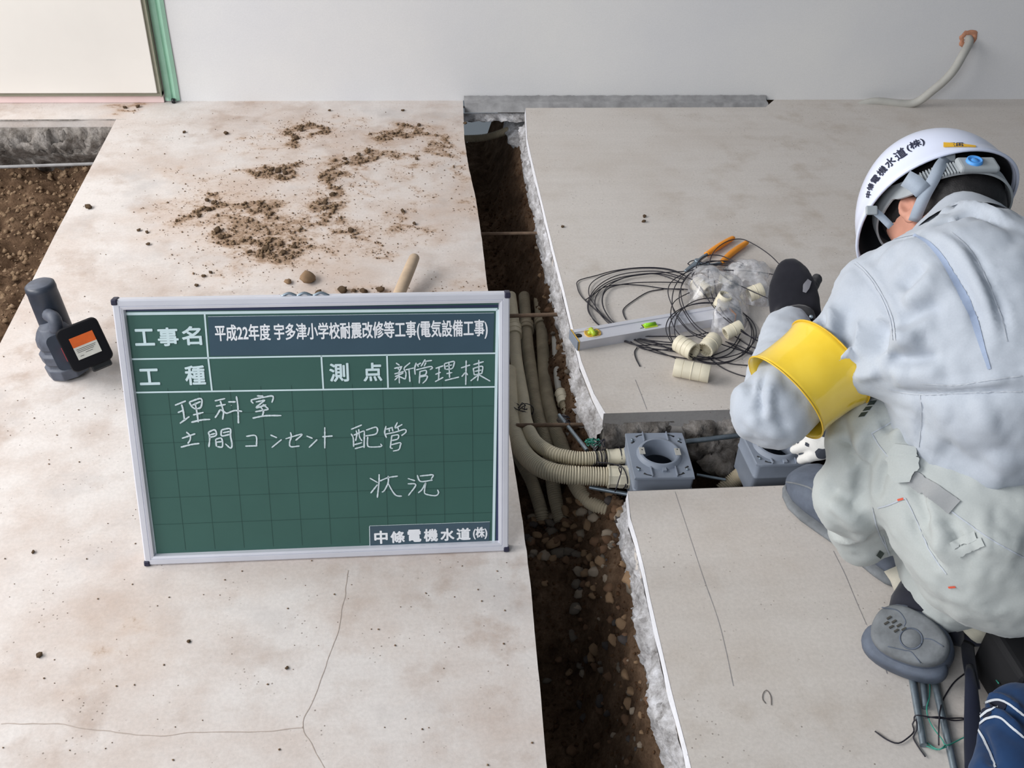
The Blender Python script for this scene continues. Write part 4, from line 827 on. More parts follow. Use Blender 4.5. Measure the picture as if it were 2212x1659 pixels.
# ---------------------------------------------------------------- pliers
PL = empty('pliers', at(*R4(1280, 270)), 'pliers with orange handles lying beyond the wire coil', 'pliers')
for pts, lb in (([(1445, 118), (1380, 155), (1300, 205), (1235, 248)], 0), ([(1550, 152), (1480, 200), (1420, 245), (1345, 315)], 1)):
    P = smooth_path([at(*R4(x, y, .009)) for x, y in pts], .004); n = len(P); rr = .0062+.0022*np.sin(np.linspace(.2, 3, n)); rr[-1] *= 1.15; rr[0] *= .7
    mesh('handle', *tube(P, rr, 14, rb=rr*.8), M_ORANGE, PL, True)
J = [at(*R4(x, y, .009)) for x, y in ((1240, 248), (1200, 275), (1170, 300), (1150, 318))]; J2 = [at(*R4(x, y, .009)) for x, y in ((1350, 312), (1280, 330), (1210, 322), (1150, 330))]
for P in (J, J2): mesh('arm', *tube(smooth_path(P, .004), .0045, 10), M_STEEL, PL, True)
P = smooth_path([at(*R4(x, y, .009)) for x, y in ((1165, 318), (1130, 340), (1095, 362), (1070, 378))], .004); rr = np.linspace(.011, .004, len(P)); mesh('jaws', *tube(P, rr, 12, rb=rr*.6), M_STEEL, PL, True)
b = MB(); b.add(*lathe([(0, .012), (.006, .012), (.0075, .0105), (.0075, 0)], at(*R4(1160, 320, .006)), (0, 0, 1), 16)); mb('pivot', b, M_STEEL, PL)

# ---------------------------------------------------------------- couplings
def coupling(a, b_, r, label, group=None, teeth=True, name='pipe_coupling'):
    a, b_ = np.array(a), np.array(b_); ax_ = nrm(b_-a); L_ = np.linalg.norm(b_-a); root = empty(name, a, label, 'coupling', group)
    ri = r*.84
    prof = [(ri, .012), (ri, 0), (r*.97, 0), (r, .001), (r, L_*.24), (r*.965, L_*.245), (r*.965, L_*.255), (r, L_*.26), (r, L_*.485), (r*1.05, L_*.49), (r*1.05, L_*.51), (r, L_*.515), (r, L_*.74), (r*.965, L_*.745), (r*.965, L_*.755), (r, L_*.76), (r, L_-.001), (r*.97, L_), (ri, L_), (ri, L_-.012), (ri*.9, L_-.014), (ri*.9, L_*.5), (0, L_*.5)]
    sharp(mesh('sleeve', *lathe(prof, a, ax_, 28), M_PVC, root, True), 40)
    if teeth:
        s = nrm(np.cross(ax_, (0, 0, 1))); t_ = np.cross(ax_, s); b = MB()
        for e, sg in ((a, 1), (b_, -1)):
            for k in range(16):
                an = 2*math.pi*k/16; d = s*math.cos(an)+t_*math.sin(an); b.add(*box(e+d*ri*.95+ax_*sg*.004, d, np.cross(ax_, d), ax_, .0013, .0017, .0035))
        mb('grip_teeth', b, M_PVC, root, False)['kind'] = 'stuff'
    return root
def cpl(x0, y0, x1, y1, r, label, z0=None, z1=None, **k): coupling(at(*R4(x0, y0, r if z0 is None else z0)), at(*R4(x1, y1, r if z1 is None else z1)), r, label, **k)
cpl(1015, 930, 1140, 1000, .0195, 'beige coupling lying diagonally with open end facing the viewer, left of its pair', .0195, .022)
cpl(1300, 900, 1225, 985, .0185, 'beige coupling leaning beside the clear bag, its dark open end towards the viewer', .026, .0195)
cpl(985, 1118, 1258, 1170, .0190, 'beige double coupling lying sideways nearest the slab corner')
cpl(1330, 660, 1385, 560, .0165, 'beige coupling standing inside the front clear bag, round mouth up', .02, .055)
cpl(1150, 470, 1250, 540, .018, 'beige coupling at the far left inside the clear bag')
cpl(1560, 560, 1665, 520, .0175, 'beige coupling in the rear clear bag with its mouth to the right', .02, .03)
cpl(1430, 470, 1330, 450, .017, 'beige coupling lying in the middle of the rear clear bag')
cpl(1380, 860, 1500, 800, .0145, 'beige coupling wrapped in the near fold of the clear bag', .018, .03)
# clear bags
t = NT('clear_film'); tr = t.n('ShaderNodeBsdfTransparent'); tr.inputs[0].default_value = (.93, .93, .95, 1); gl = t.n('ShaderNodeBsdfGlossy'); gl.inputs['Roughness'].default_value = .22; df = t.n('ShaderNodeBsdfDiffuse'); df.inputs[0].default_value = (.85, .85, .9, 1)
fr = t.n('ShaderNodeFresnel'); fr.inputs[0].default_value = 1.5; mx = t.n('ShaderNodeMixShader'); mx2 = t.n('ShaderNodeMixShader')
f_ = t.math('ADD', t.math('MULTIPLY', fr.outputs[0], .55), .02); t.l(f_, mx.inputs[0]); t.l(tr.outputs[0], mx.inputs[1]); t.l(gl.outputs[0], mx.inputs[2])
nn = t.ramp(t.noise(38, 5, .7), [(.42, (.06,)*3), (.72, (.46,)*3)]); t.l(nn, mx2.inputs[0]); t.l(mx.outputs[0], mx2.inputs[1]); t.l(df.outputs[0], mx2.inputs[2]); t.l(mx2.outputs[0], t.t.nodes['Material Output'].inputs['Surface']); M_FILM = t.m
def film(outline, h, seed, label, name='plastic_bag', pink=False):
    P = np.array([at(*R4(x, y, 0))[:2] for x, y in outline]); P = smooth_path(np.c_[np.vstack([P, P[:1]]), np.zeros(len(P)+1)], .01)[:, :2]; c = P.mean(0); n = len(P); K = 22; vs = []
    for i in range(K+1):
        t_ = i/K
        for j in range(n):
            q = c+(P[j]-c)*(1-t_); z = h*(1-(1-t_)**3)**.8
            w_ = noise.noise(Vector((q[0]*14+seed, q[1]*14, 0)))*.8+.5*abs(noise.noise(Vector((q[0]*34, q[1]*34+seed, 2))))-.2*abs(noise.noise(Vector((q[0]*60, q[1]*60+seed, 2))))
            vs.append((q[0]+.004*noise.noise(Vector((q[0]*50, q[1]*50, seed))), q[1]+.004*noise.noise(Vector((q[0]*50, q[1]*50, seed+5))), max(.0015, z*(1+.45*w_))))
    fs = []
    for i in range(K):
        for j in range(n): fs.append((i*n+j, i*n+(j+1) % n, (i+1)*n+(j+1) % n, (i+1)*n+j))
    return tag(mesh(name, vs, fs, M_FILM, None, True), label, 'bag')
film([(1060, 480), (1100, 380), (1200, 370), (1350, 400), (1450, 470), (1530, 560), (1560, 700), (1530, 820), (1420, 890), (1260, 850), (1330, 780), (1470, 700), (1400, 600), (1260, 640), (1120, 640), (1080, 560)], .052, 1., 'front clear plastic bag of couplings draped over the level end')
film([(1350, 370), (1450, 340), (1560, 350), (1700, 350), (1740, 440), (1720, 560), (1740, 620), (1690, 660), (1560, 640), (1480, 600), (1400, 500)], .045, 4., 'rear clear plastic bag of couplings beside the black glove')

# ---------------------------------------------------------------- conduit coming out of the wall
h = wl(2091, 84); g = np.array([at(1912, 238, .012)[0], Ygap+.01, -.01])
PATH = [h+np.array([0, .03, .004]), h+np.array([0, -.012, -.004]), aty(2080, 118, WALLY-.05), aty(2055, 158, WALLY-.075), aty(2015, 195, WALLY-.075), aty(1968, 224, WALLY-.06), np.array([g[0]-.005, WALLY-.03, .004]), np.array([g[0]-.09, WALLY-.03, -.03])]
o = mesh('hose', *tube(smooth_path(PATH, .008), .0135, 16), M_PVCG, None, True); o.name = 'wall_conduit'; tag(o, 'grey conduit bending out of the wall hole down to the floor groove', 'conduit')
b = MB(); vs = []; 
for k in range(26):
    a = 2*math.pi*k/26; rr = .022*(1+.25*noise.noise(Vector((math.cos(a)*2, math.sin(a)*2, 1)))); d = np.array([math.cos(a), 0, math.sin(a)]); 
    for r_, y in ((rr*1.35, -.0006), (rr*1.1, -.004), (rr*.75, -.002), (rr*.4, .003)): vs.append(h+d*r_+np.array([0, y, 0]))
o = mesh('hole_rim', vs, grid_faces(27, 4, False)[:75]+[(25*4+j, j, j+1, 25*4+j+1) for j in range(3)], plain('orange_brown_plaster', (196, 140, 112), .9, var=.25, scale=60), None, True); o.parent = WALL
b = MB(); b.add(*lathe([(0, 0), (.009, 0), (.010, -.004), (.010, -.02), (.006, -.022), (0, -.022)], wl(2207, 230)+np.array([.0, 0, .0]), (0, 1, 0), 16)); tag(mb('pipe_stub', b, M_ALU), 'small metal stub at the wall foot by the right picture edge', 'fitting')

# ---------------------------------------------------------------- loose rods, wires and tool bag at lower right
R7 = lambda x, y, z=0.: (1600+x/3.26, 1150+y/3.26, z)
def rodf(p, q, r, lb): o = mesh('steel_rod', *tube(smooth_path([at(*R7(*p, r)), at(*R7(*q, r))], .03), r, 14), M_STEEL, None, True); sharp(o, 50); tag(o, lb, 'rod')
rodf((1195, 960), (1288, 1500), .0052, 'left of three steel rods below the upturned boot sole')
rodf((1275, 980), (1303, 1235), .0050, 'short middle steel rod below the upturned boot sole')
rodf((1350, 980), (1512, 1700), .0054, 'longest and rightmost steel rod below the upturned boot sole')
def w7(lb, pts, m, r=.0011, name='tie_wire'):
    tag(mb(name, (lambda b: [b.add(*tube(smooth_path([at(*R7(x, y, (z[0] if z else .003))) for x, y, *z in P], .004), r, 6)) for P in pts] and b)(MB()), m), lb, 'wire')
w7('black wire tied across the steel rods, its long tail reaching left', [[(945, 1400), (1030, 1460), (1110, 1485), (1180, 1445), (1220, 1400), (1210, 1350), (1235, 1320, .012), (1240, 1390, .012), (1215, 1440), (1250, 1510), (1300, 1580)], [(1620, 1320), (1560, 1308), (1400, 1310, .014), (1300, 1295, .014), (1230, 1290, .013), (1222, 1320)], [(1620, 1312), (1500, 1325), (1400, 1300, .014), (1300, 1305, .014)]], M_WIRE)
w7('black wire rising from the longest rod to the tool bag', [[(1395, 1500, .004), (1395, 1380, .014), (1405, 1250, .014), (1430, 1170), (1500, 1060), (1590, 985)]], M_WIRE)
w7('green wire tied round the steel rods and running to the blue bag', [[(1330, 1020), (1330, 1150, .006), (1310, 1250, .012), (1340, 1350, .006), (1420, 1460, .012), (1450, 1500, .013), (1560, 1450, .006), (1680, 1390, .02), (1780, 1320, .06), (1840, 1265, .08)], [(1310, 1480, .004), (1350, 1510, .006), (1400, 1530, .012), (1440, 1500, .013)], [(1300, 1500, .004), (1380, 1530, .008), (1450, 1510, .013)]], M_GWIRE, .0010)
w7('thin curled grey thread lying on the near slab', [[(215, 1215, .001), (210, 1150, .001), (180, 1110, .001), (155, 1140, .001), (155, 1180, .001), (175, 1205, .001)]], plain('grey_thread', (110, 102, 98), .8), .0005, 'thread')
# pencil lines drawn on the slab
M_PENCIL = plain('grey_pencil', (150, 147, 150), .9)
def pencil(pts, lb, wd=.0011):
    P = smooth_path([at(x, y, .0006) for x, y in pts], .01); T_ = np.gradient(P, axis=0); N = np.stack([-T_[:, 1], T_[:, 0], 0*T_[:, 0]], 1); N /= np.linalg.norm(N, axis=1)[:, None]
    vs = []; 
    for p, n_ in zip(P, N): k = wd/2*(.6+.6*abs(noise.noise(Vector(p*60)))); vs += [p-n_*k, p+n_*k]
    o = mesh('pencil_line', vs, [(2*i, 2*i+1, 2*i+3, 2*i+2) for i in range(len(P)-1)], M_PENCIL, None, False); o.parent = LOS
pencil([(1458, 1062), (1492, 1165), (1520, 1250), (1550, 1335), (1568, 1405), (1584, 1482)], '')
pencil([(1372, 820), (1384, 850), (1397, 884)], '', .0014); pencil([(1800, 1190), (1825, 1240), (1850, 1300), (1872, 1350)], '', .0012); pencil([(1908, 1428), (1916, 1455)], '', .002)
# cracks in the left slab
M_CRACK = plain('crack_line', (176, 162, 152), .95)  # crack ribbons a little darker and browner than the slab
for pts in ([(752, 1232), (742, 1300), (728, 1370), (716, 1400), (700, 1450), (672, 1520), (655, 1572), (700, 1659)], [(0, 1565), (110, 1563), (200, 1575), (330, 1590), (420, 1582), (560, 1580), (655, 1572)]):
    P = smooth_path([at(x, y, .0004) for x, y in pts], .008); vs = []
    for p in P: j = .0025*noise.noise(Vector(p*40)); k = .0004+.0006*abs(noise.noise(Vector(p*90))); d = np.array([k, 0, 0]) if pts[0][0] > 10 else np.array([0, k, 0]); vs += [p+np.array([j, j, 0])-d, p+np.array([j, j, 0])+d]
    o = mesh('crack', vs, [(2*i, 2*i+1, 2*i+3, 2*i+2) for i in range(len(P)-1)], M_CRACK, None, False); o.parent = bpy.data.objects['floor']

# ---------------------------------------------------------------- the worker
def surface_nets(Fv, org, h):
    S = Fv < 0; nx, ny, nz = Fv.shape
    acc = np.zeros((nx-1, ny-1, nz-1, 3)); cnt = np.zeros((nx-1, ny-1, nz-1))
    corners = [(i, j, k) for i in (0, 1) for j in (0, 1) for k in (0, 1)]
    def sub(A, c): return A[c[0]:nx-1+c[0], c[1]:ny-1+c[1], c[2]:nz-1+c[2]]
    for a in corners:
        for ax in range(3):
            if a[ax] == 1: continue
            b = list(a); b[ax] = 1; b = tuple(b); fa, fb_ = sub(Fv, a), sub(Fv, b); m = (fa < 0) != (fb_ < 0)
            t = np.where(m, fa/(fa-fb_+1e-15), 0); p = np.zeros(acc.shape)
            for q in range(3): p[..., q] = a[q]
            p[..., ax] += t; acc += p*m[..., None]; cnt += m
    act = cnt > 0; idx = -np.ones(cnt.shape, int); I = np.argwhere(act); idx[act] = np.arange(len(I))
    V = (I+acc[act]/cnt[act][:, None])*h+org; Fs = []
    for ax in range(3):
        u, v = (ax+1) % 3, (ax+2) % 3
        sl0 = [slice(1, n-1) for n in Fv.shape]; sl1 = [slice(1, n-1) for n in Fv.shape]; sl0[ax] = slice(0, Fv.shape[ax]-1); sl1[ax] = slice(1, Fv.shape[ax])
        a, b = S[tuple(sl0)], S[tuple(sl1)]; E = np.argwhere(a != b); 
        if len(E) == 0: continue
        E2 = E.copy(); E2[:, u] += 1; E2[:, v] += 1; e = lambda du, dv: idx[tuple((E2-np.eye(3, dtype=int)[u]*du-np.eye(3, dtype=int)[v]*dv).T)]
        q = np.stack([e(1, 1), e(0, 1), e(0, 0), e(1, 0)], 1); fl_ = b[tuple(E.T)]; q[fl_] = q[fl_][:, ::-1]; Fs.append(q)
    return V, np.vstack(Fs)
class SDF:
    def __init__(s, lo, hi, h):
        s.lo = np.array(lo, float); s.h = h; n = [int((b-a)/h)+2 for a, b in zip(lo, hi)]
        g = np.meshgrid(*[s.lo[i]+h*np.arange(n[i]) for i in range(3)], indexing='ij'); s.P = np.stack(g, -1).astype(np.float32); s.F = np.full(n, 9., np.float32)
    def cone(s, a, ra, b, rb, sq=None):
        a, b = np.array(a, float), np.array(b, float); P = s.P-a.astype(np.float32); ab = (b-a)
        if sq is not None:      # squash along an axis by a factor
            ax, k = nrm(sq[0]).astype(np.float32), sq[1]; pr_ = P@ax; P = P+(pr_*(1/k-1))[..., None]*ax; ab = ab+ax*(ab@ax)*(1/k-1)
        t = np.clip((P@ab.astype(np.float32))/max(1e-9, float(ab@ab)), 0, 1); d = np.sqrt(((P-t[..., None]*ab.astype(np.float32))**2).sum(-1))
        return d-(ra+(rb-ra)*t)
    def ell(s, c, A, r):
        P = s.P-np.array(c, np.float32); q = sum(((P@np.array(nrm(a), np.float32))/rr)**2 for a, rr in zip(A, r)); return (np.sqrt(q)-1)*min(r)
    def add(s, d, k=.02):
        if k <= 0: s.F = np.minimum(s.F, d); return s
        hh = np.clip(.5+.5*(s.F-d)/k, 0, 1); s.F = (s.F*(1-hh)+d*hh-k*hh*(1-hh)).astype(np.float32); return s
    def cut(s, d): s.F = np.maximum(s.F, -d); return s
    def mesh(s):
        F = s.F.copy(); F[0] = F[-1] = 9; F[:, 0] = F[:, -1] = 9; F[:, :, 0] = F[:, :, -1] = 9; return surface_nets(F, s.lo, s.h)
def relax(V, Fq, n=2):
    E = np.vstack([Fq[:, [i, (i+1) % 4]] for i in range(4)]); 
    for _ in range(n):
        A = np.zeros_like(V); c = np.zeros(len(V)); np.add.at(A, E[:, 0], V[E[:, 1]]); np.add.at(c, E[:, 0], 1); np.add.at(A, E[:, 1], V[E[:, 0]]); np.add.at(c, E[:, 1], 1); V = V*.5+.5*A/np.maximum(c, 1)[:, None]
    return V
def normals(V, Fq):
    n = np.cross(V[Fq[:, 2]]-V[Fq[:, 0]], V[Fq[:, 3]]-V[Fq[:, 1]]); N = np.zeros_like(V)
    for i in range(4): np.add.at(N, Fq[:, i], n)
    return N/(np.linalg.norm(N, axis=1)[:, None]+1e-12)
def hit(bvh, px, py):
    d = Vector(ray(px, py)).normalized(); h = bvh.ray_cast(Vector(EYE), d); return (np.array(h[0]), np.array(h[1])) if h[0] else None
def folds(V, Fq, L):
    bv = BVHTree.FromPolygons(V.tolist(), Fq.tolist()); N = normals(V, Fq); D = np.zeros(len(V))
    for (ox, oy, s), pts, wd, amp in L:
        P = smooth_path([(ox+x/s, oy+y/s, 0) for x, y in pts], 5); H = [hit(bv, p[0], p[1]) for p in P]; H = [h[0] for h in H if h is not None]
        if len(H) < 2: continue
        H = np.array(H); c = H.mean(0); R_ = np.linalg.norm(H-c, axis=1).max()+wd*3; I = np.where(np.linalg.norm(V-c, axis=1) < R_)[0]
        if len(I) == 0: continue
        A, B = H[:-1], H[1:]; ab = B-A; l2 = (ab**2).sum(1)+1e-12; best = np.full(len(I), 9.); bt = np.zeros(len(I))
        for k in range(len(A)):
            if l2[k] > .03**2: continue
            t_ = np.clip(((V[I]-A[k])@ab[k])/l2[k], 0, 1); d = np.linalg.norm(V[I]-(A[k]+t_[:, None]*ab[k]), axis=1); m = d < best; best[m] = d[m]; bt[m] = ((k+t_)/len(A))[m]
        D[I] += 1.7*amp*np.exp(-(best/wd)**2)*np.clip(np.sin(np.pi*np.clip(bt, .03, .97))*1.6, 0, 1)
    return V+N*D[:, None]
def wrinkle(V, Fq, amp, sc, seed, stretch=(1, 1, 1)):
    N = normals(V, Fq); D = np.array([noise.noise(Vector((p[0]*sc*stretch[0]+seed, p[1]*sc*stretch[1], p[2]*sc*stretch[2])))+.5*abs(noise.noise(Vector((p[0]*sc*2.1, p[1]*sc*2.1+seed, p[2]*sc*2.1)))) for p in V]); return V+N*(D*amp)[:, None]
def fabric(name, c, c2, rough=.85):
    t = NT(name); n = t.noise(7, 5); n2 = t.noise(420, 2, .5); t.col(t.mix(.25, t.ramp(n, [(.3, lin(c)), (.7, lin(c2))]), t.ramp(n2, [(.3, (.8, .8, .8)), (.7, W1)]), 'MULTIPLY')); t.set(Roughness=rough); t.b.inputs['Specular IOR Level'].default_value = .2
    t.b.inputs['Sheen Weight'].default_value = .15; t.bump(n2, .12, .0006); return t.m
M_CLOTH = fabric('pale_work_cotton', (174, 181, 192), (186, 193, 203)); M_CLOTH2 = fabric('pale_trouser_cotton', (172, 177, 176), (184, 189, 188))
M_SKIN = plain('skin', (206, 150, 130), .55, var=.08, scale=30, Subsurface_Weight=.1) if False else plain('skin', (206, 150, 130), .55, var=.08, scale=30)
M_HAIR = plain('black_hair', (22, 20, 22), .6, var=.4, scale=300, bump=.6, bscale=500)
M_KNIT = fabric('black_knit', (22, 23, 30), (34, 34, 42)); M_KNITW = fabric('white_knit', (222, 220, 216), (236, 234, 230)); M_GRIP = plain('grey_grip_pad', (62, 66, 76), .6, var=.1)
M_RUB = plain('blue_grey_rubber', (88, 96, 110), .7, var=.22, scale=35, bump=.2); M_RUBD = plain('dusty_rubber', (112, 116, 120), .8, var=.25, scale=40, bump=.4); M_CANV = fabric('black_canvas', (26, 27, 36), (44, 46, 58))
t = NT('yellow_vinyl'); t.col(t.ramp(t.noise(14, 4), [(.3, lin((238, 200, 52))), (.7, lin((246, 212, 74)))])); t.set(Roughness=.16); t.b.inputs['Coat Weight'].default_value = .6; t.b.inputs['Coat Roughness'].default_value = .08; t.bump(t.noise(9, 3), .25, .01); M_YV = t.m
PE = at(1950, 1250, 0); PER = empty('person', PE, 'worker in pale grey work clothes and white helmet crouching over the junction boxes, yellow armband', 'person')
SH = at(1905, 690, .46); EL = at(1668, 884, .37); WR = at(1705, 715, .32); HN = at(1718, 655, .30)
N0 = at(2090, 555, .53); S2 = at(2115, 690, .50); S1 = at(2165, 800, .455); S0 = at(2155, 885, .40); SHR = at(2330, 700, .47)
PV = at(2200, 1150, .25); HL = at(2130, 1165, .27); KN = at(1893, 950, .315); MS = at(1846, 1070, .23); AN = at(1868, 1150, .125); KR = np.array([.86, 1.27, .09]); AR = at(2050, 1290, .10)
HC = atd(2020, 438, 1.70); hs = scl(2022, 445); c_ = nrm(hs(-.27, .56, -.78)); f_ = hs(-.56, -.70, -.42); f_ = nrm(f_-c_*np.dot(f_, c_)); s_ = np.cross(c_, f_)   # crown, face and left-ear directions
# body: one continuous figure, mostly under the clothes
B = SDF((.40, .70, -.01), (1.25, 1.85, .86), .009)
B.add(B.cone(S0, .10, S1, .12), .03).add(B.cone(S1, .12, S2, .115), .03).add(B.cone(S2, .10, N0, .055), .03)
B.add(B.cone(PV, .11, S0, .10), .03).add(B.cone(S2, .06, SH, .05), .02).add(B.cone(S2, .06, SHR, .05), .02)
B.add(B.cone(SH, .046, EL, .038), .02).add(B.cone(EL, .036, WR, .025), .01)
RH = at(1785, 945, .07); ER = np.array([1.02, 1.42, .25]); B.add(B.cone(SHR, .046, ER, .036), .02).add(B.cone(ER, .034, RH+np.array([.06, .03, .02]), .024), .01)
B.add(B.cone(PV, .09, HL, .085), .02).add(B.cone(HL, .080, KN, .046), .02).add(B.cone(KN, .044, MS, .04), .01).add(B.cone(MS, .04, AN, .035), .01)
B.add(B.cone(PV, .09, KR, .055), .02).add(B.cone(KR, .048, AR, .034), .01)
HD = HC+c_*-.005; NP = HD-c_*.075+f_*-.020
B.add(B.cone(N0, .058, NP, .056), .02)
B.add(B.ell(HD+c_*.02, (f_, s_, c_), (.095, .074, .095)), .02).add(B.ell(HD-c_*.055+f_*.025, (f_, s_, c_), (.062, .052, .060)), .03)
B.add(B.cone(HD-c_*.035+f_*.09, .010, HD-c_*.062+f_*.108, .013), .01).add(B.ell(HD-c_*.095+f_*.075, (f_, s_, c_), (.012, .022, .006)), .006)
for sg in (-1, 1): B.cut(B.ell(HD-c_*.03+f_*.098+s_*sg*.03, (f_, s_, c_), (.010, .014, .008)))
V, Q = B.mesh(); V = relax(V, Q, 2); mesh('body', V, Q, M_SKIN, PER, True); bodybv = BVHTree.FromPolygons(V.tolist(), Q.tolist())
for sg in (-1, 1):
    b = MB(); b.add(*[a if i else [q*.0105+HD-c_*.03+f_*.076+s_*sg*.03 for q in a] for i, a in enumerate(ico(1, 2))]); mb('eye', b, M_KNITW, PER)
def ear(sg):
    c0 = HD-c_*.052+f_*-.004+s_*sg*.068; E = SDF(c0-.05, c0+.05, .0022); u = nrm(f_*.35-c_*-.0+s_*sg*.5); out = nrm(s_*sg-f_*.45); fw_ = nrm(f_+s_*sg*.45)
    E.add(E.ell(c0+out*.004, (out, fw_, c_), (.0065, .017, .029)), .0); E.cut(E.ell(c0+out*.013+fw_*.002+c_*.003, (out, fw_, c_), (.009, .0105, .020)))
    E.add(E.cone(c0+fw_*.011+out*.003, .0045, c0+fw_*.010-c_*.012+out*.003, .004), .004); E.add(E.ell(c0-c_*.026+fw_*.004+out*.004, (out, fw_, c_), (.005, .008, .008)), .006); E.add(E.ell(c0-out*.004, (out, fw_, c_), (.006, .008, .014)), .004)
    V, Q = E.mesh(); mesh('ear', relax(V, Q, 1), Q, M_SKIN, PER, True)
ear(1); ear(-1)
# hair
G = SDF(HD-.14, HD+.14, .005); G.add(G.ell(HD+c_*.022-f_*.004, (f_, s_, c_), (.099, .0785, .100)), 0).add(G.ell(HD-c_*.062-f_*.034, (f_, s_, c_), (.068, .067, .058)), .02)
G.cut(G.ell(HD-c_*.07+f_*.10, (f_, s_, c_), (.105, .09, .085))); G.cut(G.ell(HD-c_*.060+s_*.085+f_*.004, (f_, s_, c_), (.026, .03, .034))); G.cut(G.ell(HD-c_*.060-s_*.085+f_*.004, (f_, s_, c_), (.026, .03, .034)))
V, Q = G.mesh(); V = relax(V, Q, 1); V = wrinkle(V, Q, .0012, 90, 2.); mesh('hair', V, Q, M_HAIR, PER, True)
# jacket
back = nrm(scr(-.05, .35, .93))
J = SDF((.40, .80, .12), (1.25, 1.62, .78), .0062)
J.add(J.cone(S0, .136, S1, .152), .05).add(J.cone(S1, .150, S2, .145), .05).add(J.cone(S2, .135, N0, .078), .05)
J.add(J.cone(S2+(SH-S2)*.1+np.array([0, .03, .01]), .115, SH+np.array([0.01, .03, .01]), .074), .05).add(J.cone(S2, .11, SHR, .080), .05).add(J.cone(SH, .072, EL+(SH-EL)*.66, .053), .02).add(J.cone(EL+(SH-EL)*.66, .052, EL, .053), .012)
J.add(J.cone(EL, .053, WR+(EL-WR)*.02, .041), .018).add(J.cone(SHR, .075, ER, .055), .03).add(J.cone(ER, .05, RH+np.array([.07, .04, .03]), .035), .02)
J.add(J.cone(at(1885, 800, .44), .035, at(1950, 770, .47), .05), .03)
R7_ = (1560, 240, 3.317); R8_ = (1560, 640, 2.765); R9 = (1600, 560, 3.95)
V, Q = J.mesh(); V = relax(V, Q, 3); V = wrinkle(V, Q, .006, 11, 3.); V = wrinkle(V, Q, .0045, 24, 8., (1, 1, .6)); V = wrinkle(V, Q, .0018, 60, 4., (1, .5, 1))
V = folds(V, Q, [(R7_, [(950, 1090), (1040, 1180), (1120, 1300), (1200, 1480), (1230, 1640)], .007, -.0045), (R7_, [(980, 1080), (1080, 1190), (1170, 1330), (1250, 1500)], .007, .0035),
 (R7_, [(1370, 880), (1500, 950), (1640, 1130), (1750, 1310), (1840, 1500), (1890, 1650)], .010, -.006), (R7_, [(1500, 870), (1680, 960), (1790, 1120), (1900, 1380), (1960, 1640)], .012, .005), (R7_, [(1620, 860), (1780, 1000), (1890, 1200), (1990, 1450), (2040, 1650)], .007, -.005),
 (R7_, [(1260, 1290), (1340, 1180), (1450, 1080)], .016, -.008), (R7_, [(1300, 1420), (1420, 1290), (1560, 1170)], .015, .007), (R7_, [(1230, 1640), (1400, 1570), (1560, 1480)], .013, .006), (R7_, [(1240, 1560), (1400, 1450), (1600, 1380)], .013, -.006), (R7_, [(1130, 1120), (1250, 1000), (1400, 950)], .016, .005), (R7_, [(860, 1110), (1000, 1010), (1200, 930), (1400, 890)], .008, -.003),
 (R8_, [(930, 120), (940, 230), (1000, 320)], .014, -.012), (R8_, [(960, 230), (1060, 270), (1220, 280)], .016, .010), (R8_, [(965, 340), (1060, 372), (1180, 370), (1320, 350)], .010, -.010), (R8_, [(1000, 430), (1150, 460), (1350, 440)], .020, .006),
 (R8_, [(1000, 555), (1180, 585), (1400, 578), (1800, 565)], .007, -.006), (R8_, [(1180, 525), (1400, 540), (1800, 480)], .008, .003), (R8_, [(1180, 590), (1190, 720), (1170, 900)], .006, -.003), (R8_, [(1350, 900), (1500, 760), (1650, 700)], .03, .006), (R8_, [(1700, 900), (1650, 1050), (1500, 1120)], .025, .008), (R8_, [(1250, 900), (1450, 1000), (1650, 1000)], .03, -.006),
 (R8_, [(575, 0), (600, 110), (570, 230)], .009, -.009), (R8_, [(620, 20), (650, 150), (630, 260)], .012, .006), (R8_, [(740, 30), (730, 200), (760, 330)], .012, -.005), (R8_, [(850, 120), (830, 260), (850, 380)], .014, .007), (R8_, [(900, 140), (890, 280), (920, 380)], .010, -.008), (R8_, [(640, 430), (740, 370), (820, 330)], .011, .010), (R8_, [(660, 470), (760, 420), (800, 400)], .008, -.008), (R8_, [(780, 462), (860, 468), (950, 440)], .008, .006), (R8_, [(540, 60), (530, 90), (560, 120)], .009, .008),
 (R8_, [(250, 430), (222, 560), (240, 730)], .007, -.008), (R8_, [(290, 500), (270, 620), (300, 760)], .012, .004), (R8_, [(200, 360), (165, 480), (150, 620)], .009, -.006), (R8_, [(330, 560), (330, 700), (390, 820)], .009, -.004), (R8_, [(150, 700), (250, 800), (400, 830)], .012, .004),
 (R7_, [(1480, 830), (1650, 760), (1850, 740), (2100, 850)], .008, -.006), (R7_, [(1520, 790), (1700, 690), (1880, 710), (2060, 790)], .010, .006)])
JK = mesh('jacket', V, Q, M_CLOTH, PER, True); jbv = BVHTree.FromPolygons(V.tolist(), Q.tolist())
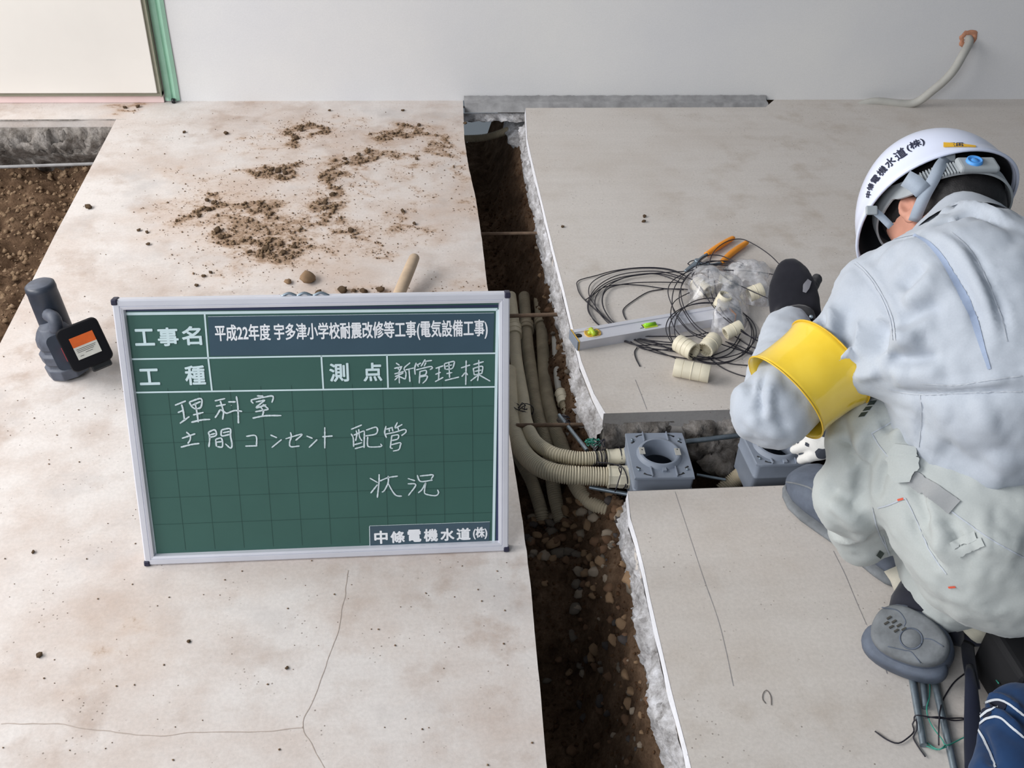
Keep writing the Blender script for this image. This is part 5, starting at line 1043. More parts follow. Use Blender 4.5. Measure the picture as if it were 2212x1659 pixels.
def drape(name, bv, reg, pts, wd, off, m, parent, step=4, label=None, stuff=False):
    ox, oy, s = reg; P = smooth_path([(ox+x/s, oy+y/s, 0) for x, y in pts], step); n = len(P); wds = np.broadcast_to(wd, (2,)) if np.ndim(wd) == 0 else wd; C_ = []
    for p in P:
        h = hit(bv, p[0], p[1]); C_.append(h)
    vs = []; fs = []; last = None
    ok = [(i, h) for i, h in enumerate(C_) if h is not None]
    if len(ok) < 2: return None
    X = np.array([h[0] for _, h in ok]); Nn = np.array([h[1] for _, h in ok]); T_ = np.gradient(X, axis=0)
    w_ = np.interp(np.linspace(0, 1, len(ok)), [0, .5, 1], [wd, wd, wd] if np.ndim(wd) == 0 else wd)
    for i in range(len(X)):
        s__ = nrm(np.cross(T_[i], Nn[i]))
        for k in (-1, 0, 1): 
            q = X[i]+s__*w_[i]/2*k; loc = bv.find_nearest(Vector(q)); q = np.array(loc[0])+Nn[i]*off if loc[0] else q+Nn[i]*off; vs.append(q)
    for i in range(len(X)-1):
        if np.linalg.norm(X[i+1]-X[i]) > .04: continue
        for k in (0, 1): fs.append((3*i+k, 3*i+k+1, 3*i+4+k, 3*i+3+k))
    return mesh(name, vs, fs, m, parent, True, label)
M_MESHB = fabric('blue_grey_mesh', (150, 164, 190), (164, 178, 202)); M_SEAM = fabric('seam_cotton', (176, 182, 192), (184, 190, 198)); M_WEB = fabric('belt_webbing', (150, 152, 154), (160, 162, 164))  # seam strips keep nearly the jacket tone
drape('vent_strip', jbv, R7_, [(1375, 888), (1480, 950), (1570, 1050), (1640, 1170), (1720, 1310), (1790, 1460), (1850, 1640), (1900, 1800), (1915, 1850)], (.004, .012, .004), .0012, M_MESHB, JK, label='blue grey mesh strip along the back pleat')
for reg, pts in ((R7_, [(940, 1095), (1040, 1180), (1120, 1300), (1200, 1480), (1225, 1640)]), (R7_, [(960, 1085), (1060, 1175), (1145, 1300), (1220, 1470), (1245, 1640)]), (R7_, [(1640, 870), (1780, 1000), (1890, 1200), (1990, 1450), (2040, 1650)]), (R8_, [(1000, 560), (1180, 587), (1400, 580), (1600, 572), (1790, 568)]), (R8_, [(1190, 520), (1400, 530), (1600, 500), (1790, 475)]), (R8_, [(1182, 590), (1190, 720), (1175, 900)]), (R7_, [(860, 1108), (1000, 1008), (1200, 930), (1380, 885)])):
    drape('seam', jbv, reg, pts, .0018, .0010, M_SEAM, JK)
# collar
cc_ = []; 
for k in range(29):
    a = math.pi*(-.25+1.5*k/28); 
    cc_.append(a)
ctr = N0+nrm(NP-N0)*.035; ax_ = nrm(NP-N0); e1 = nrm(np.cross(ax_, scr(0, 0, 1))); e2 = np.cross(ax_, e1)
vs = []; 
for i in range(40):
    a = 2*math.pi*i/40; d = e1*math.cos(a)+e2*math.sin(a); wv = .003*math.sin(5*a)+.003*math.sin(3*a+1)
    for h_, r_ in ((-.035, .092), (-.012, .082+wv*.4), (.012, .077+wv), (.022, .075+wv), (.025, .072+wv), (.020, .069+wv), (-.02, .066)): vs.append(ctr+ax_*h_+d*r_)
mesh('collar', vs, grid_faces(40, 7)+[(39*7+j, j, j+1, 39*7+j+1) for j in range(6)], M_CLOTH, PER, True)
# cuff flap and sleeve end by the black glove
b = MB(); P = smooth_path([at(1690, 728, .36), at(1698, 704, .365), at(1712, 684, .36)], .004); b.add(*tube(P, np.linspace(.018, .010, len(P)), 12, rb=np.linspace(.008, .005, len(P)))); mb('cuff_flap', b, M_CLOTH, PER)
# armband
ac0 = EL+(SH-EL)*.12; ac1 = EL+(SH-EL)*.62; aa = at(1697, 842, .43); 
A0_ = EL+(SH-EL)*.12; axa = nrm(SH-EL); LA = .088; toE = nrm(scl(1740, 800)(0, 0, 1)-axa*np.dot(scl(1740, 800)(0, 0, 1), axa)); sd_ = np.cross(axa, toE); vs = []; NU, NV = 15, 41
for i in range(NU):
    u = i/(NU-1)
    for j in range(NV):
        a = math.radians(-150+300*j/(NV-1)); r_ = .0635+.0045*abs(2*u-1)**3+.0015*math.sin(3*a+2*u)+.0025*u
        vs.append(A0_+axa*LA*u+(toE*math.cos(a)*1.0+sd_*math.sin(a)*1.10)*r_)
AB = mesh('armband', vs, grid_faces(NU, NV), M_YV, PER, True); md = AB.modifiers.new('thick', 'SOLIDIFY'); md.thickness = .0012; md.offset = 1
for u in (0, NU-1):
    mesh('hem', *tube([np.array(vs[u*NV+j]) for j in range(NV)], .0013, 6), plain('yellow_hem', (222, 180, 44), .3), AB, True)
b = MB(); b.add(*lathe([(0, .003), (.0022, .002), (.003, 0)], at(1752, 684, .46), toE, 10)); mb('snap', b, M_STEEL, AB)
# trousers
T3 = SDF((.40, .66, .02), (1.22, 1.42, .60), .0062)
T3.add(T3.cone(PV, .140, S0+np.array([0, -.01, -.04]), .092), .04).add(T3.cone(PV, .12, HL, .104), .04).add(T3.cone(HL, .104, KN, .066), .04).add(T3.cone(KN, .064, MS, .056), .02).add(T3.cone(MS, .056, AN+np.array([0, 0, .04]), .054), .02).add(T3.cone(AN+np.array([0, 0, .04]), .054, AN, .050), .02)
T3.add(T3.cone(PV, .13, KR, .08), .04).add(T3.cone(KR, .075, AR, .055), .03)
V, Q = T3.mesh(); V = relax(V, Q, 3); V = wrinkle(V, Q, .006, 12, 13.); V = wrinkle(V, Q, .0045, 26, 18.); V = wrinkle(V, Q, .0018, 60, 4., (1, .5, 1))
V = folds(V, Q, [(R8_, [(705, 560), (695, 720), (730, 880), (800, 1050)], .012, -.008), (R8_, [(920, 850), (850, 980), (820, 1120), (830, 1280)], .013, -.010), (R8_, [(860, 800), (790, 950), (770, 1100)], .014, .006), (R8_, [(1000, 960), (940, 1080), (910, 1220)], .010, -.007), (R8_, [(950, 800), (1030, 750), (1090, 700)], .010, -.006), (R8_, [(1000, 850), (1080, 800), (1120, 760)], .010, .006),
 (R8_, [(640, 830), (740, 930), (820, 1090)], .012, -.008), (R8_, [(600, 1120), (700, 1190), (830, 1300)], .014, -.008), (R8_, [(620, 1200), (740, 1300), (860, 1420)], .014, .006), (R8_, [(640, 1430), (760, 1450), (880, 1400)], .009, .006), (R8_, [(1130, 1100), (1200, 1260), (1230, 1400)], .010, -.007), (R8_, [(1200, 1180), (1300, 1330), (1380, 1480)], .010, .006), (R8_, [(1330, 1330), (1380, 1400), (1420, 1500)], .008, -.007), (R8_, [(1240, 1300), (1290, 1420), (1300, 1560)], .010, .005), (R8_, [(1500, 1480), (1650, 1480), (1800, 1540)], .02, .007), (R8_, [(1100, 1230), (1190, 1460), (1340, 1659)], .006, -.005)])
TR = mesh('trousers', V, Q, M_CLOTH2, PER, True); tbv = BVHTree.FromPolygons(V.tolist(), Q.tolist())
drape('belt', tbv, R8_, [(1120, 1060), (1200, 1130), (1290, 1195), (1390, 1265)], .024, .003, M_WEB, TR, label='grey webbing belt')
for pts in ([(1095, 1205), (1160, 1330), (1240, 1520), (1340, 1659)], [(930, 1265), (1000, 1245), (1095, 1205)], [(900, 1260), (930, 1400), (1000, 1540)], [(960, 1430), (1000, 1560)], [(890, 820), (960, 920), (1010, 980)], [(890, 820), (960, 780), (1030, 740)], [(1170, 1100), (1300, 1230), (1430, 1330), (1600, 1450), (1800, 1560)]): drape('seam', tbv, R8_, pts, .0018, .0010, M_SEAM, TR)
for pts in ([(1400, 1540), (1470, 1500), (1560, 1465)], [(1370, 1500), (1450, 1460), (1520, 1430)]): drape('belt_loop', tbv, R8_, pts, .012, .003, M_CLOTH2, TR)
drape('loop_flap', tbv, R8_, [(1090, 900), (1080, 960), (1075, 1040), (1080, 1120)], (.030, .052, .020), .008, M_CLOTH2, TR)
M_RED = plain('red_tab', (206, 84, 60), .7); drape('red_tab', tbv, R8_, [(1050, 1218), (1085, 1207)], .003, .0015, M_RED, TR, step=2); drape('red_tab', tbv, (1600, 1150, 3.26), [(1465, 385), (1515, 380)], .003, .0015, M_RED, TR, step=2)
M_LOGO = plain('dark_green_print', (52, 62, 58), .7)
for pts in ([(722, 672), (742, 700)],): pass
def logo(c, d1, d2, bv, par):
    for k, (w0, w1) in enumerate(((0, .27), (.36, .62), (.71, 1.))):
        a = (c[0]+d1[0]*w0, c[1]+d1[1]*w0); b2 = (c[0]+d1[0]*w1, c[1]+d1[1]*w1); m_ = lambda t_: ((a[0]+(b2[0]-a[0])*t_), (a[1]+(b2[1]-a[1])*t_))
        vs = []; 
        for t_ in (0, 1):
            p = m_(t_)
            for q in (0, 1):
                h = hit(bv, p[0]+d2[0]*q, p[1]+d2[1]*q)
                if h is None: return
                vs.append(h[0]+h[1]*.0015)
        mesh('emblem_tile', vs, [(0, 1, 3, 2)], M_LOGO, par, False, 'dark green emblem tile with a pale bar')
        c2 = (np.array(vs[0])+vs[1]+vs[2]+vs[3])/4
logo((1880, 868), (-26, 34), (14, -2), tbv, TR); logo((1900, 1187), (34, 26), (-8, 12), tbv, TR)
# gloves ------------------------------------------------------------------
def hand(name, palm0, palm1, nrm_, fingers, thumb, m, lo, hi):
    G_ = SDF(lo, hi, .0034); ax = nrm(palm1-palm0); side = nrm(np.cross(nrm_, ax)); 
    G_.add(G_.ell((palm0+palm1)/2, (ax, side, nrm_), (np.linalg.norm(palm1-palm0)*.5+.022, .044, .021)), 0)
    for base, mid, tip, r in fingers+[thumb]:
        G_.add(G_.cone(base, r, mid, r*.95), .007); G_.add(G_.cone(mid, r*.95, tip, r*.82), .003)
    V, Q = G_.mesh(); V = relax(V, Q, 1); V = wrinkle(V, Q, .0012, 60, 5.); return mesh(name, V, Q, m, PER, True), BVHTree.FromPolygons(V.tolist(), Q.tolist())
p0 = at(1722, 690, .315); p1 = at(1712, 640, .305); hn = nrm(scr(-.25, .3, .92)); ax = nrm(p1-p0); sd3 = nrm(np.cross(hn, ax)); F_ = []
for k, (o_, L1, L2) in enumerate(((-.033, .034, .026), (-.011, .040, .030), (.011, .038, .030), (.032, .030, .024))):
    bse = p1+sd3*o_-hn*.004; mid = bse+ax*L1*.75-hn*.016; tip = mid-hn*L2*.9-ax*.010; F_.append((bse, mid, tip, .0105))
thb = (p0+sd3*-.030, p0+sd3*-.052+ax*.028-hn*.012, p0+sd3*-.040+ax*.052-hn*.028, .0118)
thb = (p0+sd3*.034+ax*.012, at(1750, 626, .31), at(1764, 603, .30), .0125)
GLV, gbv = hand('glove', p0, p1, hn, F_, thb, M_KNIT, np.minimum(p0, p1)-.11, np.maximum(p0, p1)+.11); GLV['label'] = 'black left glove gripping the wire'
b = MB(); b.add(*tube(smooth_path([p0-ax*.035, p0-ax*.01, p0+ax*.01], .006), [.030, .031, .031, .032, .033, .034][:len(smooth_path([p0-ax*.035, p0-ax*.01, p0+ax*.01], .006))] if False else .031, 18, up=hn, rb=.024)); mb('glove_cuff', b, M_KNIT, PER)
drape('glove_patch', gbv, (0, 0, 1), [(1737, 632), (1742, 618), (1748, 606)], (.006, .013, .008), .0015, plain('grey_patch', (140, 140, 146), .8), GLV, step=2, label='grey patch on the back of the black glove')
q0 = RH+np.array([.035, .0, .012]); q1 = RH+np.array([-.02, .0, .0]); hn2 = nrm(scr(.1, .25, .95)); ax = nrm(q1-q0); sd3 = nrm(np.cross(hn2, ax)); F_ = []
for k, (o_, L1, L2) in enumerate(((-.033, .034, .022), (-.011, .040, .026), (.011, .038, .026), (.032, .030, .020))):
    bse = q1+sd3*o_; mid = bse+ax*L1*.55-hn2*.006; tip = mid+ax*L2*.5-hn2*.018; F_.append((bse, mid, tip, .0102))
thb = (q0+sd3*-.030, q0+sd3*-.050+ax*.03, q0+sd3*-.045+ax*.055-hn2*.008, .0115)
G2, g2 = hand('glove', q0, q1, hn2, F_, thb, M_KNITW, np.minimum(q0, q1)-.1, np.maximum(q0, q1)+.1); G2['label'] = 'white right glove with dark grip spots'
for pts, wd in (([(1763, 918), (1772, 930), (1784, 938)], (.008, .020, .014)), ([(1764, 972), (1774, 980), (1786, 982)], (.010, .024, .018)), ([(1742, 935), (1748, 938)], (.006, .007, .006)), ([(1740, 958), (1748, 962)], (.006, .008, .006)), ([(1752, 900), (1760, 904)], (.006, .010, .006))):
    drape('grip_spot', g2, (0, 0, 1), pts, wd, .0012, M_GRIP, G2, step=3)
# boots -------------------------------------------------------------------
HE = at(1962, 1262, 0); TO = at(1706, 1046, 0); fx = nrm(TO-HE); fs_ = np.cross((0, 0, 1), fx); LF = np.linalg.norm(TO-HE)
def loft(C, Wd, Hh, z0, m, name, seg=26, fl=.55):
    vs = []; n = len(C)
    for c0, w0, h0, zz in zip(C, Wd, Hh, z0):
        for j in range(seg):
            a = 2*math.pi*j/seg; ca, sa = math.cos(a), math.sin(a); x = w0*np.sign(ca)*abs(ca)**.75; y = np.sign(sa)*abs(sa)**(.6 if sa < 0 else .9); vs.append(c0+fs_*x+np.array([0, 0, zz+h0/2+h0/2*y]))
    f = [(i*seg+j, i*seg+(j+1) % seg, (i+1)*seg+(j+1) % seg, (i+1)*seg+j) for i in range(n-1) for j in range(seg)]+[tuple(range(seg))[::-1], tuple(range((n-1)*seg, n*seg))]; return mesh(name, vs, f, m, PER, True)
ts = [0, .02, .06, .14, .28, .42, .56, .70, .82, .92, .97, 1.0]; bend = [0, 0, 0, 0, .004, .006, .006, .003, 0, -.004, -.006, -.008]
C_ = [HE+fx*LF*t_+fs_*b_ for t_, b_ in zip(ts, bend)]
b1 = loft(C_, [.020, .030, .037, .041, .038, .038, .044, .052, .053, .044, .032, .012], [.05, .065, .075, .080, .080, .075, .070, .064, .056, .046, .036, .022], [.012]*12, M_RUB, 'boot'); b1['label'] = 'blue grey rubber work boot of the forward foot'
b2 = loft(C_, [.022, .033, .040, .044, .041, .041, .047, .055, .056, .047, .035, .014], [.020]*12, [0]*12, M_RUBD, 'boot_sole'); b2.parent = b1
P = smooth_path([HE+fx*.07+np.array([0, 0, .05]), HE+fx*.075+np.array([0, 0, .09]), AN+np.array([0.01, -.01, .03])], .01); mesh('boot_shaft', *tube(P, .043, 20, up=fx), M_CANV, PER, True)
b2v = BVHTree.FromPolygons([tuple(q.co+Vector(PE)) for q in b2.data.vertices], [tuple(p.vertices) for p in b2.data.polygons]); drape('scuff_patch', b2v, (0, 0, 1), [(1822, 1222), (1850, 1243), (1880, 1262)], (.006, .013, .006), .0012, plain('tan_rubber', (170, 152, 118), .8), b1, step=3)
bbv = BVHTree.FromPolygons([tuple(q.co+Vector(PE)) for q in b1.data.vertices], [tuple(p.vertices) for p in b1.data.polygons])
drape('welt', bbv, (1250, 860, 3.687), [(1640, 665), (1760, 690), (1860, 730), (1880, 800)], .003, .001, M_RUBD, b1); drape('welt', bbv, (1250, 860, 3.687), [(1650, 690), (1660, 850), (1720, 960), (1830, 1080)], .004, .001, M_RUBD, b1)
# rear boot, sole towards the viewer
bs = scl(1965, 1372); sn = nrm(bs(-.06, .25, .95)); sx = nrm(bs(.91, -.41, 0)); sx = nrm(sx-sn*np.dot(sx, sn)); sy = np.cross(sn, sx); SCN = at(1965, 1372, .085)
def plate(name, c, hx, hy, th, m, parent=PER, bulge=0, shape=2.4, dx=0, seg=36, lay=((0, 1.02), (.25, 1.05), (.8, 1.03), (1, .95), (1.05, .8))):
    vs = []; 
    for z, s in lay:
        for j in range(seg):
            a = 2*math.pi*j/seg; ca, sa = math.cos(a), math.sin(a); k = (abs(ca)**shape+abs(sa)**shape)**(-1/shape); w_ = 1+.12*ca*0; vs.append(c+sx*hx*s*ca*k+sy*hy*s*sa*k*(1-.14*ca)+sn*(z-1)*th)
    vs.append(c+sn*.05*th); f = [(i*seg+j, i*seg+(j+1) % seg, (i+1)*seg+(j+1) % seg, (i+1)*seg+j) for i in range(len(lay)-1) for j in range(seg)]; n = len(vs)-1; f += [((len(lay)-1)*seg+j, (len(lay)-1)*seg+(j+1) % seg, n) for j in range(seg)]
    return mesh(name, vs, f, m, parent, True)
rb = plate('boot', SCN-sn*.018+sy*.004, .057, .042, .06, M_RUB); rb['label'] = 'rear boot with its dusty sole turned to the viewer'
plate('boot_toe', SCN-sy*.020-sx*.003-sn*.030, .062, .030, .035, M_RUB, rb)
so = plate('boot_sole', SCN, .054, .037, .022, M_RUBD, rb)
b = MB()
for k in range(7):
    q = SCN+sx*(-.036+.0085*(k % 4))+sy*(.010-.009*(k//4)-.002*(k % 4))+sn*.002; b.add(*box(q, nrm(sx*.6+sy), nrm(sx-sy*.6), sn, .0035, .0013, .0016))
mb('tread', b, plain('dark_tread', (66, 64, 60), .9), rb, False)['kind'] = 'stuff'
mesh('tread_ring', *tube([SCN+sx*.004-sy*.004+sn*.0015+(sx*math.cos(a)+sy*math.sin(a))*.0155 for a in np.linspace(0, 2*math.pi, 30)], .0013, 6), M_RUB, rb, True)
mesh('tread_disc', *lathe([(0, .001), (.0135, .001), (.0145, -.001)], SCN+sx*.004-sy*.004+sn*.001, sn, 24), M_RUBD, rb, True)
for pts in ([(-.052, 1, .02), (-.03, 1, .026), (-.014, 1, .017), (-.012, 1, .008)], [(.019, 1, .004), (.030, 1, .008), (.048, 1, .006)], [(-.020, 1, -.030), (.004, 1, -.024), (.012, 1, -.022), (.03, 1, -.031)]):
    mesh('tread_groove', *tube(smooth_path([SCN+sx*x+sy*y_+sn*.001 for x, _, y_ in pts], .003), .0009, 6), M_RUB, rb, True)
P = smooth_path([SCN-sn*.06+sy*.03, at(1998, 1302, .06), at(2050, 1285, .08)], .01); mesh('boot_shaft', *tube(P, np.linspace(.050, .046, len(P)), 20), M_CANV, PER, True)
P = smooth_path([at(2010, 1315, .05), at(2045, 1330, .06), at(2080, 1335, .07)], .01)
mesh('boot_ankle', *tube(P, np.linspace(.040, .044, len(P)), 18), M_CANV, PER, True)
P = smooth_path([at(2082, 1330, .07), at(2098, 1322, .08), at(2112, 1315, .09)], .005); mesh('boot_lining', *tube(P, np.linspace(.046, .040, len(P)), 18), fabric('cream_lining', (206, 200, 180), (216, 210, 190)), PER, True)
mesh('shin_lining', *tube([at(1932, 1225, .06), at(1945, 1250, .05), at(1948, 1275, .04)], [.018, .016, .012], 12), fabric('cream_cuff', (212, 206, 190), (222, 216, 200)), PER, True)
# helmet ------------------------------------------------------------------
M_HELM = plain('white_helmet', (222, 228, 248), .22, var=.02, scale=4); M_HELMI = plain('dark_foam', (26, 28, 34), .8); M_STRAP = fabric('grey_strap', (150, 162, 176), (162, 172, 186), .6); M_BAND = plain('grey_band_plastic', (162, 168, 172), .5, var=.06)
HR = HD+hs(.002, -.012, 0)+c_*.004; C0, F0, S0_ = c_.copy(), f_.copy(), s_.copy()
c_ = nrm(hs(-.33, .70, -.64)); f_ = nrm(F0-c_*np.dot(F0, c_)); s_ = np.cross(c_, f_)
def hp(az, t_, k=1.):      # az 0 = front, left = 90 deg; t 0 rim .. 1 crown
    ca, sa = math.cos(az), math.sin(az); ph = t_*math.pi/2; rf = .148 if ca > 0 else .130; R_ = math.cos(ph)**.9 if t_ < 1 else 0
    fl_ = 1+.05*max(0, 1-t_*9); q = HR+f_*rf*ca*R_*fl_*k+s_*.115*sa*R_*fl_*k+c_*.138*math.sin(ph)**1.0*k-c_*(.014*max(0, ca)**2+.010*max(0, -ca)**2)*(1-t_)
    return q
NA, NT_ = 72, 22; vs = []
for i in range(NT_):
    for j in range(NA): vs.append(hp(2*math.pi*j/NA, (i/NT_)**1.1))
for i in range(NT_):
    for j in range(NA): vs.append(hp(2*math.pi*j/NA, (i/NT_)**1.1, .968))
top0 = len(vs); vs += [hp(0, 1.), hp(0, 1., .968)]
def sheet(o_, flip): 
    f = [(o_+i*NA+j, o_+i*NA+(j+1) % NA, o_+(i+1)*NA+(j+1) % NA, o_+(i+1)*NA+j) for i in range(NT_-1) for j in range(NA)]; return [tuple(reversed(q)) for q in f] if flip else f
f0 = sheet(0, False)+[((NT_-1)*NA+j, (NT_-1)*NA+(j+1) % NA, top0) for j in range(NA)]; n1 = NT_*NA
f0 += [(j, n1+j, n1+(j+1) % NA, (j+1) % NA) for j in range(NA)]
HM = mesh('helmet', vs, f0+sheet(n1, True)+[((NT_-1)*NA+n1+j, (NT_-1)*NA+n1+(j+1) % NA, top0+1) for j in range(NA)], M_HELM, PER, True)
vs = [hp(2*math.pi*j/NA, (i/NT_)**1.1, .955) for i in range(1, NT_) for j in range(NA)]; mesh('helmet_liner', vs, [(i*NA+j, i*NA+(j+1) % NA, (i+1)*NA+(j+1) % NA, (i+1)*NA+j) for i in range(NT_-2) for j in range(NA)], M_HELMI, HM, True)
mesh('rim_bead', *tube([hp(2*math.pi*j/72, 0, .985) for j in range(73)], .0028, 8), M_HELM, HM, True)
hv = [q for q in [tuple(v) for v in [hp(2*math.pi*j/NA, (i/NT_)**1.1) for i in range(NT_) for j in range(NA)]]]
hbv = BVHTree.FromPolygons(hv, [(i*NA+j, i*NA+(j+1) % NA, (i+1)*NA+(j+1) % NA, (i+1)*NA+j) for i in range(NT_-1) for j in range(NA)])
R10 = (1840, 260, 5.53)
def on_helm(px, py):
    h = hit(hbv, px, py)
    if h is None: return None
    n_ = h[1]; 
    if np.dot(n_, h[0]-HR) < 0: n_ = -n_
    return h[0]+n_*.0012
def helm_text(chars, path, size, m):
    P = smooth_path([(R10[0]+x/R10[2], R10[1]+y/R10[2], 0) for x, y in path], 1.)[:, :2]; d = np.concatenate([[0], np.cumsum(np.linalg.norm(np.diff(P, axis=0), axis=1))]); tot = sum(w_ for _, w_, _ in chars); x0 = 0
    for ch, w_, sz in chars:
        v, f = fit(ch, 0, -.5, .5, -.5, .5); v = np.array(v); tm = (x0+w_/2)/tot*d[-1]; wpx = w_/tot*d[-1]*.86; x0 += w_; b = MB(); ok = True; vs = []
        for dx_, dy_ in ((0, 0), (.5, 0), (-.5, 0), (0, .5), (0, -.5)):
            q = []
            for u_, vv in v:
                tt = tm+u_*wpx; cx, cy = np.interp(tt, d, P[:, 0]), np.interp(tt, d, P[:, 1]); tx = np.interp(min(tt+3, d[-1]), d, P[:, 0])-np.interp(max(tt-3, 0), d, P[:, 0]); ty = np.interp(min(tt+3, d[-1]), d, P[:, 1])-np.interp(max(tt-3, 0), d, P[:, 1]); l_ = math.hypot(tx, ty)+1e-9
                q.append(on_helm(cx+ty/l_*vv*sz+dx_, cy-tx/l_*vv*sz+dy_))
            if any(p is None for p in q): continue
            b.add(q, f)
        if b.v: mb('lettering', b, m, HM, False)
M_INK = plain('navy_ink', (28, 34, 62), .5)
helm_text([('中', .75, 10), ('條', .85, 12), ('電', 1., 14), ('機', 1.15, 16), ('水', 1.25, 18), ('道', 1.4, 20), ('(株)', 2.2, 18)], [(195, 930), (225, 800), (290, 700), (385, 580), (490, 475), (610, 385), (740, 305), (880, 245)], 16, M_INK)
vs = []; 
for i in range(13):
    for k in (0, 1):
        x = 1095+(1480-1095)*i/12; y = (268+.055*(x-1095)+(.00012*(x-1095)**2))+(60-.10*(x-1095))*k; p = on_helm(R10[0]+x/R10[2], R10[1]+y/R10[2]); vs.append(p if p is not None else (vs[-2] if len(vs) > 1 else HR))
mesh('name_strip', vs, [(2*i, 2*i+1, 2*i+3, 2*i+2) for i in range(12)], plain('yellow_tape', (232, 180, 40), .5), HM, True)
helm_text([('三', 1, 7.5), (' ', .0001, 1), ('田', 1, 7.5)] if False else [('三', 1, 7.5), ('田', 1, 7.5)], [(1150, 296), (1240, 296), (1335, 296)], 10, M_INK)
c_, f_, s_ = C0, F0, S0_
# headband, dial and straps
def band(az0, az1, z0, z1, k, m, name, off=0, rib=0):
    vs = []; n = max(8, int((az1-az0)/.04))
    for i in range(n+1):
        a = az0+(az1-az0)*i/n
        for z in (z0, z1):
            for kk in (k, k+.035): 
                rf = .104; vs.append(HD+f_*rf*math.cos(a)*kk+s_*.083*math.sin(a)*kk+c_*(z-.058*max(0, -math.cos(a))**.6+.022*max(0, math.cos(a)+.3)))
    f = []
    for i in range(n):
        o_ = i*4; p_ = o_+4; f += [(o_+1, p_+1, p_+3, o_+3), (o_, o_+2, p_+2, p_), (o_+2, o_+3, p_+3, p_+2), (o_, p_, p_+1, o_+1)]
    f += [(0, 1, 3, 2), (n*4, n*4+2, n*4+3, n*4+1)]; return mesh(name, vs, f, m, HM, False)
band(-math.pi, math.pi, -.022, .006, 1.03, M_BAND, 'headband')
band(math.radians(72), math.radians(118), -.034, -.004, 1.04, M_BAND, 'band_plate')
for k in range(12):
    a = math.radians(119+2.4*k); band(a, a+.018, -.024, .004, 1.075, M_BAND, 'band_rib')
dz = math.radians(164); q = HD+f_*.104*1.1*math.cos(dz)+s_*.083*1.1*math.sin(dz)-c_*.066; dn = nrm(f_*math.cos(dz)*.8+s_*math.sin(dz)); du = np.cross(c_, dn)
ob = mb('dial_housing', MB().add(*box(q, du, c_, dn, .030, .0165, .006)), M_BAND, HM, False); bevel(ob, .005, 3)
mesh('dial', *lathe([(0, .010), (.005, .010), (.006, .008), (.0085, .008), (.0095, .0105), (.0115, .0105), (.0125, .006), (.0125, 0)], q-du*.006, dn, 28), plain('blue_dial', (84, 160, 236), .4), HM, True)
def strap(pts, wd, name='chin_strap'):
    P = smooth_path(pts, .006); vs = []
    T_ = np.gradient(P, axis=0)
    for i, p in enumerate(P):
        n_ = nrm(EYE-p); s__ = nrm(np.cross(T_[i], n_)); vs += [p-s__*wd/2, p+s__*wd/2]
    o = mesh(name, vs, [(2*i, 2*i+1, 2*i+3, 2*i+2) for i in range(len(P)-1)], M_STRAP, HM, True); md = o.modifiers.new('t', 'SOLIDIFY'); md.thickness = .0015; return o
r10 = lambda x, y, dep: atd(R10[0]+x/R10[2], R10[1]+y/R10[2], dep)
dH = float(np.dot(HD-EYE, FW))
strap([r10(1165, 430, dH-.085), r10(1060, 540, dH-.11), r10(980, 700, dH-.115), r10(880, 880, dH-.11), r10(800, 1060, dH-.10), r10(745, 1210, dH-.085)], .018)
strap([r10(640, 690, dH-.09), r10(760, 760, dH-.105), r10(850, 850, dH-.11)], .026, 'strap_yoke')
strap([r10(235, 1060, dH-.08), r10(330, 1130, dH-.085), r10(470, 1270, dH-.09)], .011)
for x, y in ((1165, 440), (235, 1075)):
    ob = mb('strap_anchor', MB().add(*box(r10(x, y, dH-.088), RT, UP, -FW, .009, .007, .003)), M_BAND, HM, False); bevel(ob, .002)

# ---------------------------------------------------------------- tool bag and belongings at lower right
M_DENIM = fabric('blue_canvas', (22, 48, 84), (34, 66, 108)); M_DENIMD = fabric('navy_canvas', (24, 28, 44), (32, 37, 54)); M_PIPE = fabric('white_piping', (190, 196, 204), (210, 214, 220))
R11 = (2000, 1280, 4.377); r11 = lambda x, y, z=0.: at(R11[0]+x/R11[2], R11[1]+y/R11[2], z)
BG = empty('tool_bag', r11(800, 1300), 'blue canvas tool bag with white piping at the lower right corner', 'tool bag')
S_ = SDF((.66, .55, -.0), (1.15, 1.0, .16), .005); a0 = r11(560, 1010, .05); a1 = r11(640, 1800, .05)
S_.add(S_.cone(a0+np.array([.04, -.03, 0]), .045, a1+np.array([.02, 0, 0]), .050), .0).add(S_.cone(a0+np.array([.12, -.03, .0]), .055, a1+np.array([.12, 0, 0]), .055), .05).add(S_.cone(a0+np.array([.22, -.03, 0]), .055, a1+np.array([.2, 0, 0]), .055), .05)
S_.F = np.maximum(S_.F, -(S_.P[..., 2]-.002)); V, Q = S_.mesh(); V = relax(V, Q, 2); V = wrinkle(V, Q, .004, 22, 6.)
reg = R11; V = folds(V, Q, [(reg, [(520, 1140), (560, 1050), (680, 1010), (800, 1060), (928, 1170)], .007, .008), (reg, [(500, 1255), (580, 1190), (700, 1180), (820, 1280), (928, 1380)], .008, .010), (reg, [(505, 1190), (580, 1120), (690, 1075)], .006, -.006), (reg, [(480, 1250), (560, 1420), (660, 1659)], .008, -.007)])
bgo = mesh('body', V, Q, M_DENIM, BG, True); bgb = BVHTree.FromPolygons(V.tolist(), Q.tolist())
for pts in ([(410, 960), (450, 1060), (520, 1110)], [(520, 1140), (560, 1050), (680, 1010), (800, 1060), (928, 1170)], [(505, 1190), (580, 1120), (690, 1075)], [(500, 1255), (580, 1190), (700, 1180), (820, 1280), (928, 1380)], [(480, 1250), (560, 1420), (660, 1659)]):
    drape('piping', bgb, reg, pts, .0032, .0015, M_PIPE, BG)
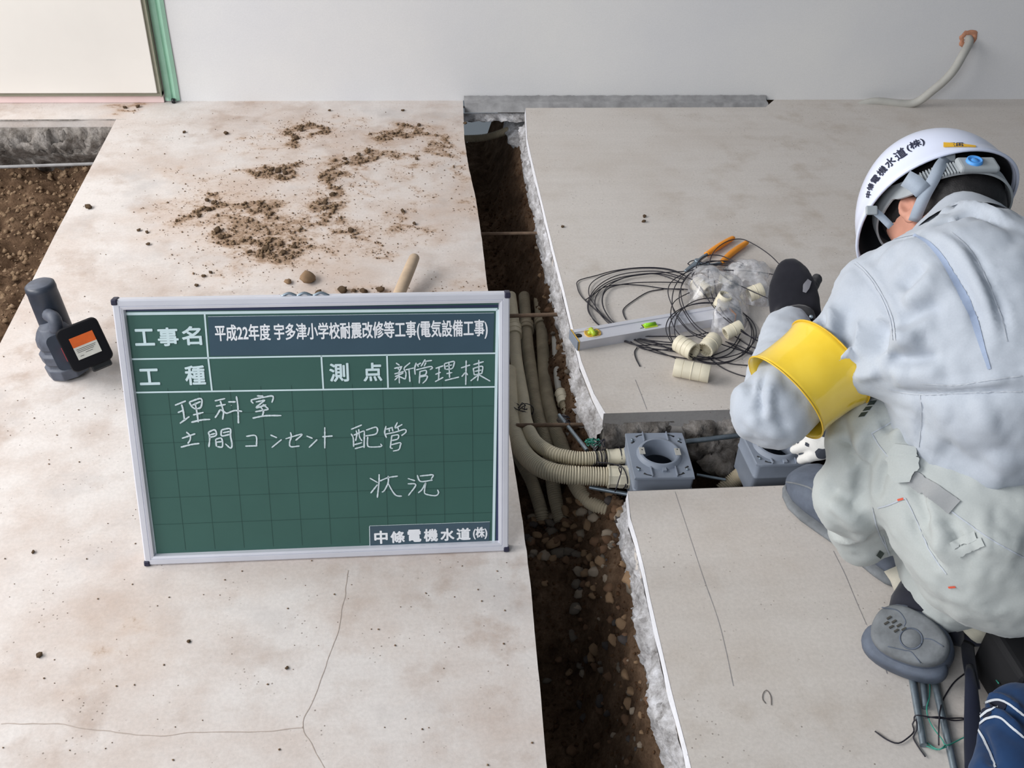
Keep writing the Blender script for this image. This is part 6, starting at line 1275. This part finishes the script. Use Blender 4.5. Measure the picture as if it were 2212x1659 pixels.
for pts, m_ in (([(530, 1150), (600, 1090), (700, 1070), (760, 1090)], M_DENIMD),): drape('pocket_shadow_strip', bgb, reg, pts, .016, .0012, m_, BG).name = 'pocket_shadow'  # dark navy strip laid in as shade under the pocket edge
P = smooth_path([r11(410, 700, .05), r11(430, 900, .05), r11(440, 1100, .03), r11(470, 1400, .012), r11(520, 1700, .012)], .01); mesh('side_panel', *tube(P, np.linspace(.006, .022, len(P)), 12, rb=np.linspace(.006, .011, len(P))), M_DENIMD, BG, True)
P = smooth_path([r11(390, 470, .04), r11(405, 620, .05), r11(430, 780, .05), r11(450, 900, .05)], .01); mesh('strap', *tube(P, .010, 10, rb=.003), M_CANV, BG, True)
b = MB(); b.add(*box(r11(850, 720, .05), nrm((1, .05, 0)), nrm((-.05, 1, 0)), (0, 0, 1), .035, .050, .05)); o = mb('tool_case', b, plain('matte_black', (16, 16, 20), .8), None, False); bevel(o, .010, 3); tag(o, 'black case standing beyond the blue tool bag at the right picture edge', 'case')
b = MB(); v, f = lump(3, .25, 3, .7); b.add([q*np.array([.022, .018, .016])+r11(715, 370, .05) for q in v], f); tag(mb('red_pouch', b, plain('red_cloth', (170, 48, 40), .8)), 'small red pouch showing beneath the seat of the trousers', 'pouch')
b = MB(); P = smooth_path([r11(200, 85, .09), r11(300, 92, .09), r11(500, 200, .09), r11(560, 250, .08)], .008); b.add(*tube(P, .012, 12)); o = mb('red_cloth', b, plain('dark_red_cloth', (140, 26, 40), .85)); tag(o, 'dark red cloth strip behind the rear boot lining', 'cloth')
P = smooth_path([r11(330, 440, .03), r11(450, 420, .04), r11(600, 440, .045), r11(720, 520, .04), r11(900, 440, .03)], .008); o = mesh('tool_belt', *tube(P, .016, 12, rb=.012), M_CANV, None, True); tag(o, 'black tool belt curving under the seat of the trousers', 'belt')
b = MB(); b.add(*lathe([(0, .002), (.006, .002), (.007, 0)], r11(600, 480, .062), nrm(EYE-r11(600, 480, .062)), 14)); tag(mb('belt_glint', b, M_STEEL), 'shiny metal rivet on the black tool belt', 'glint')  # steel disc turned to the camera, put in for a metal glint
P = smooth_path([r11(520, 640, .01), r11(600, 740, .02), r11(690, 860, .05)], .006); o = mesh('cord', *tube(P, .0012, 6), M_GWIRE, None, True); tag(o, 'short green cord between the tool belt and the blue bag', 'cord')
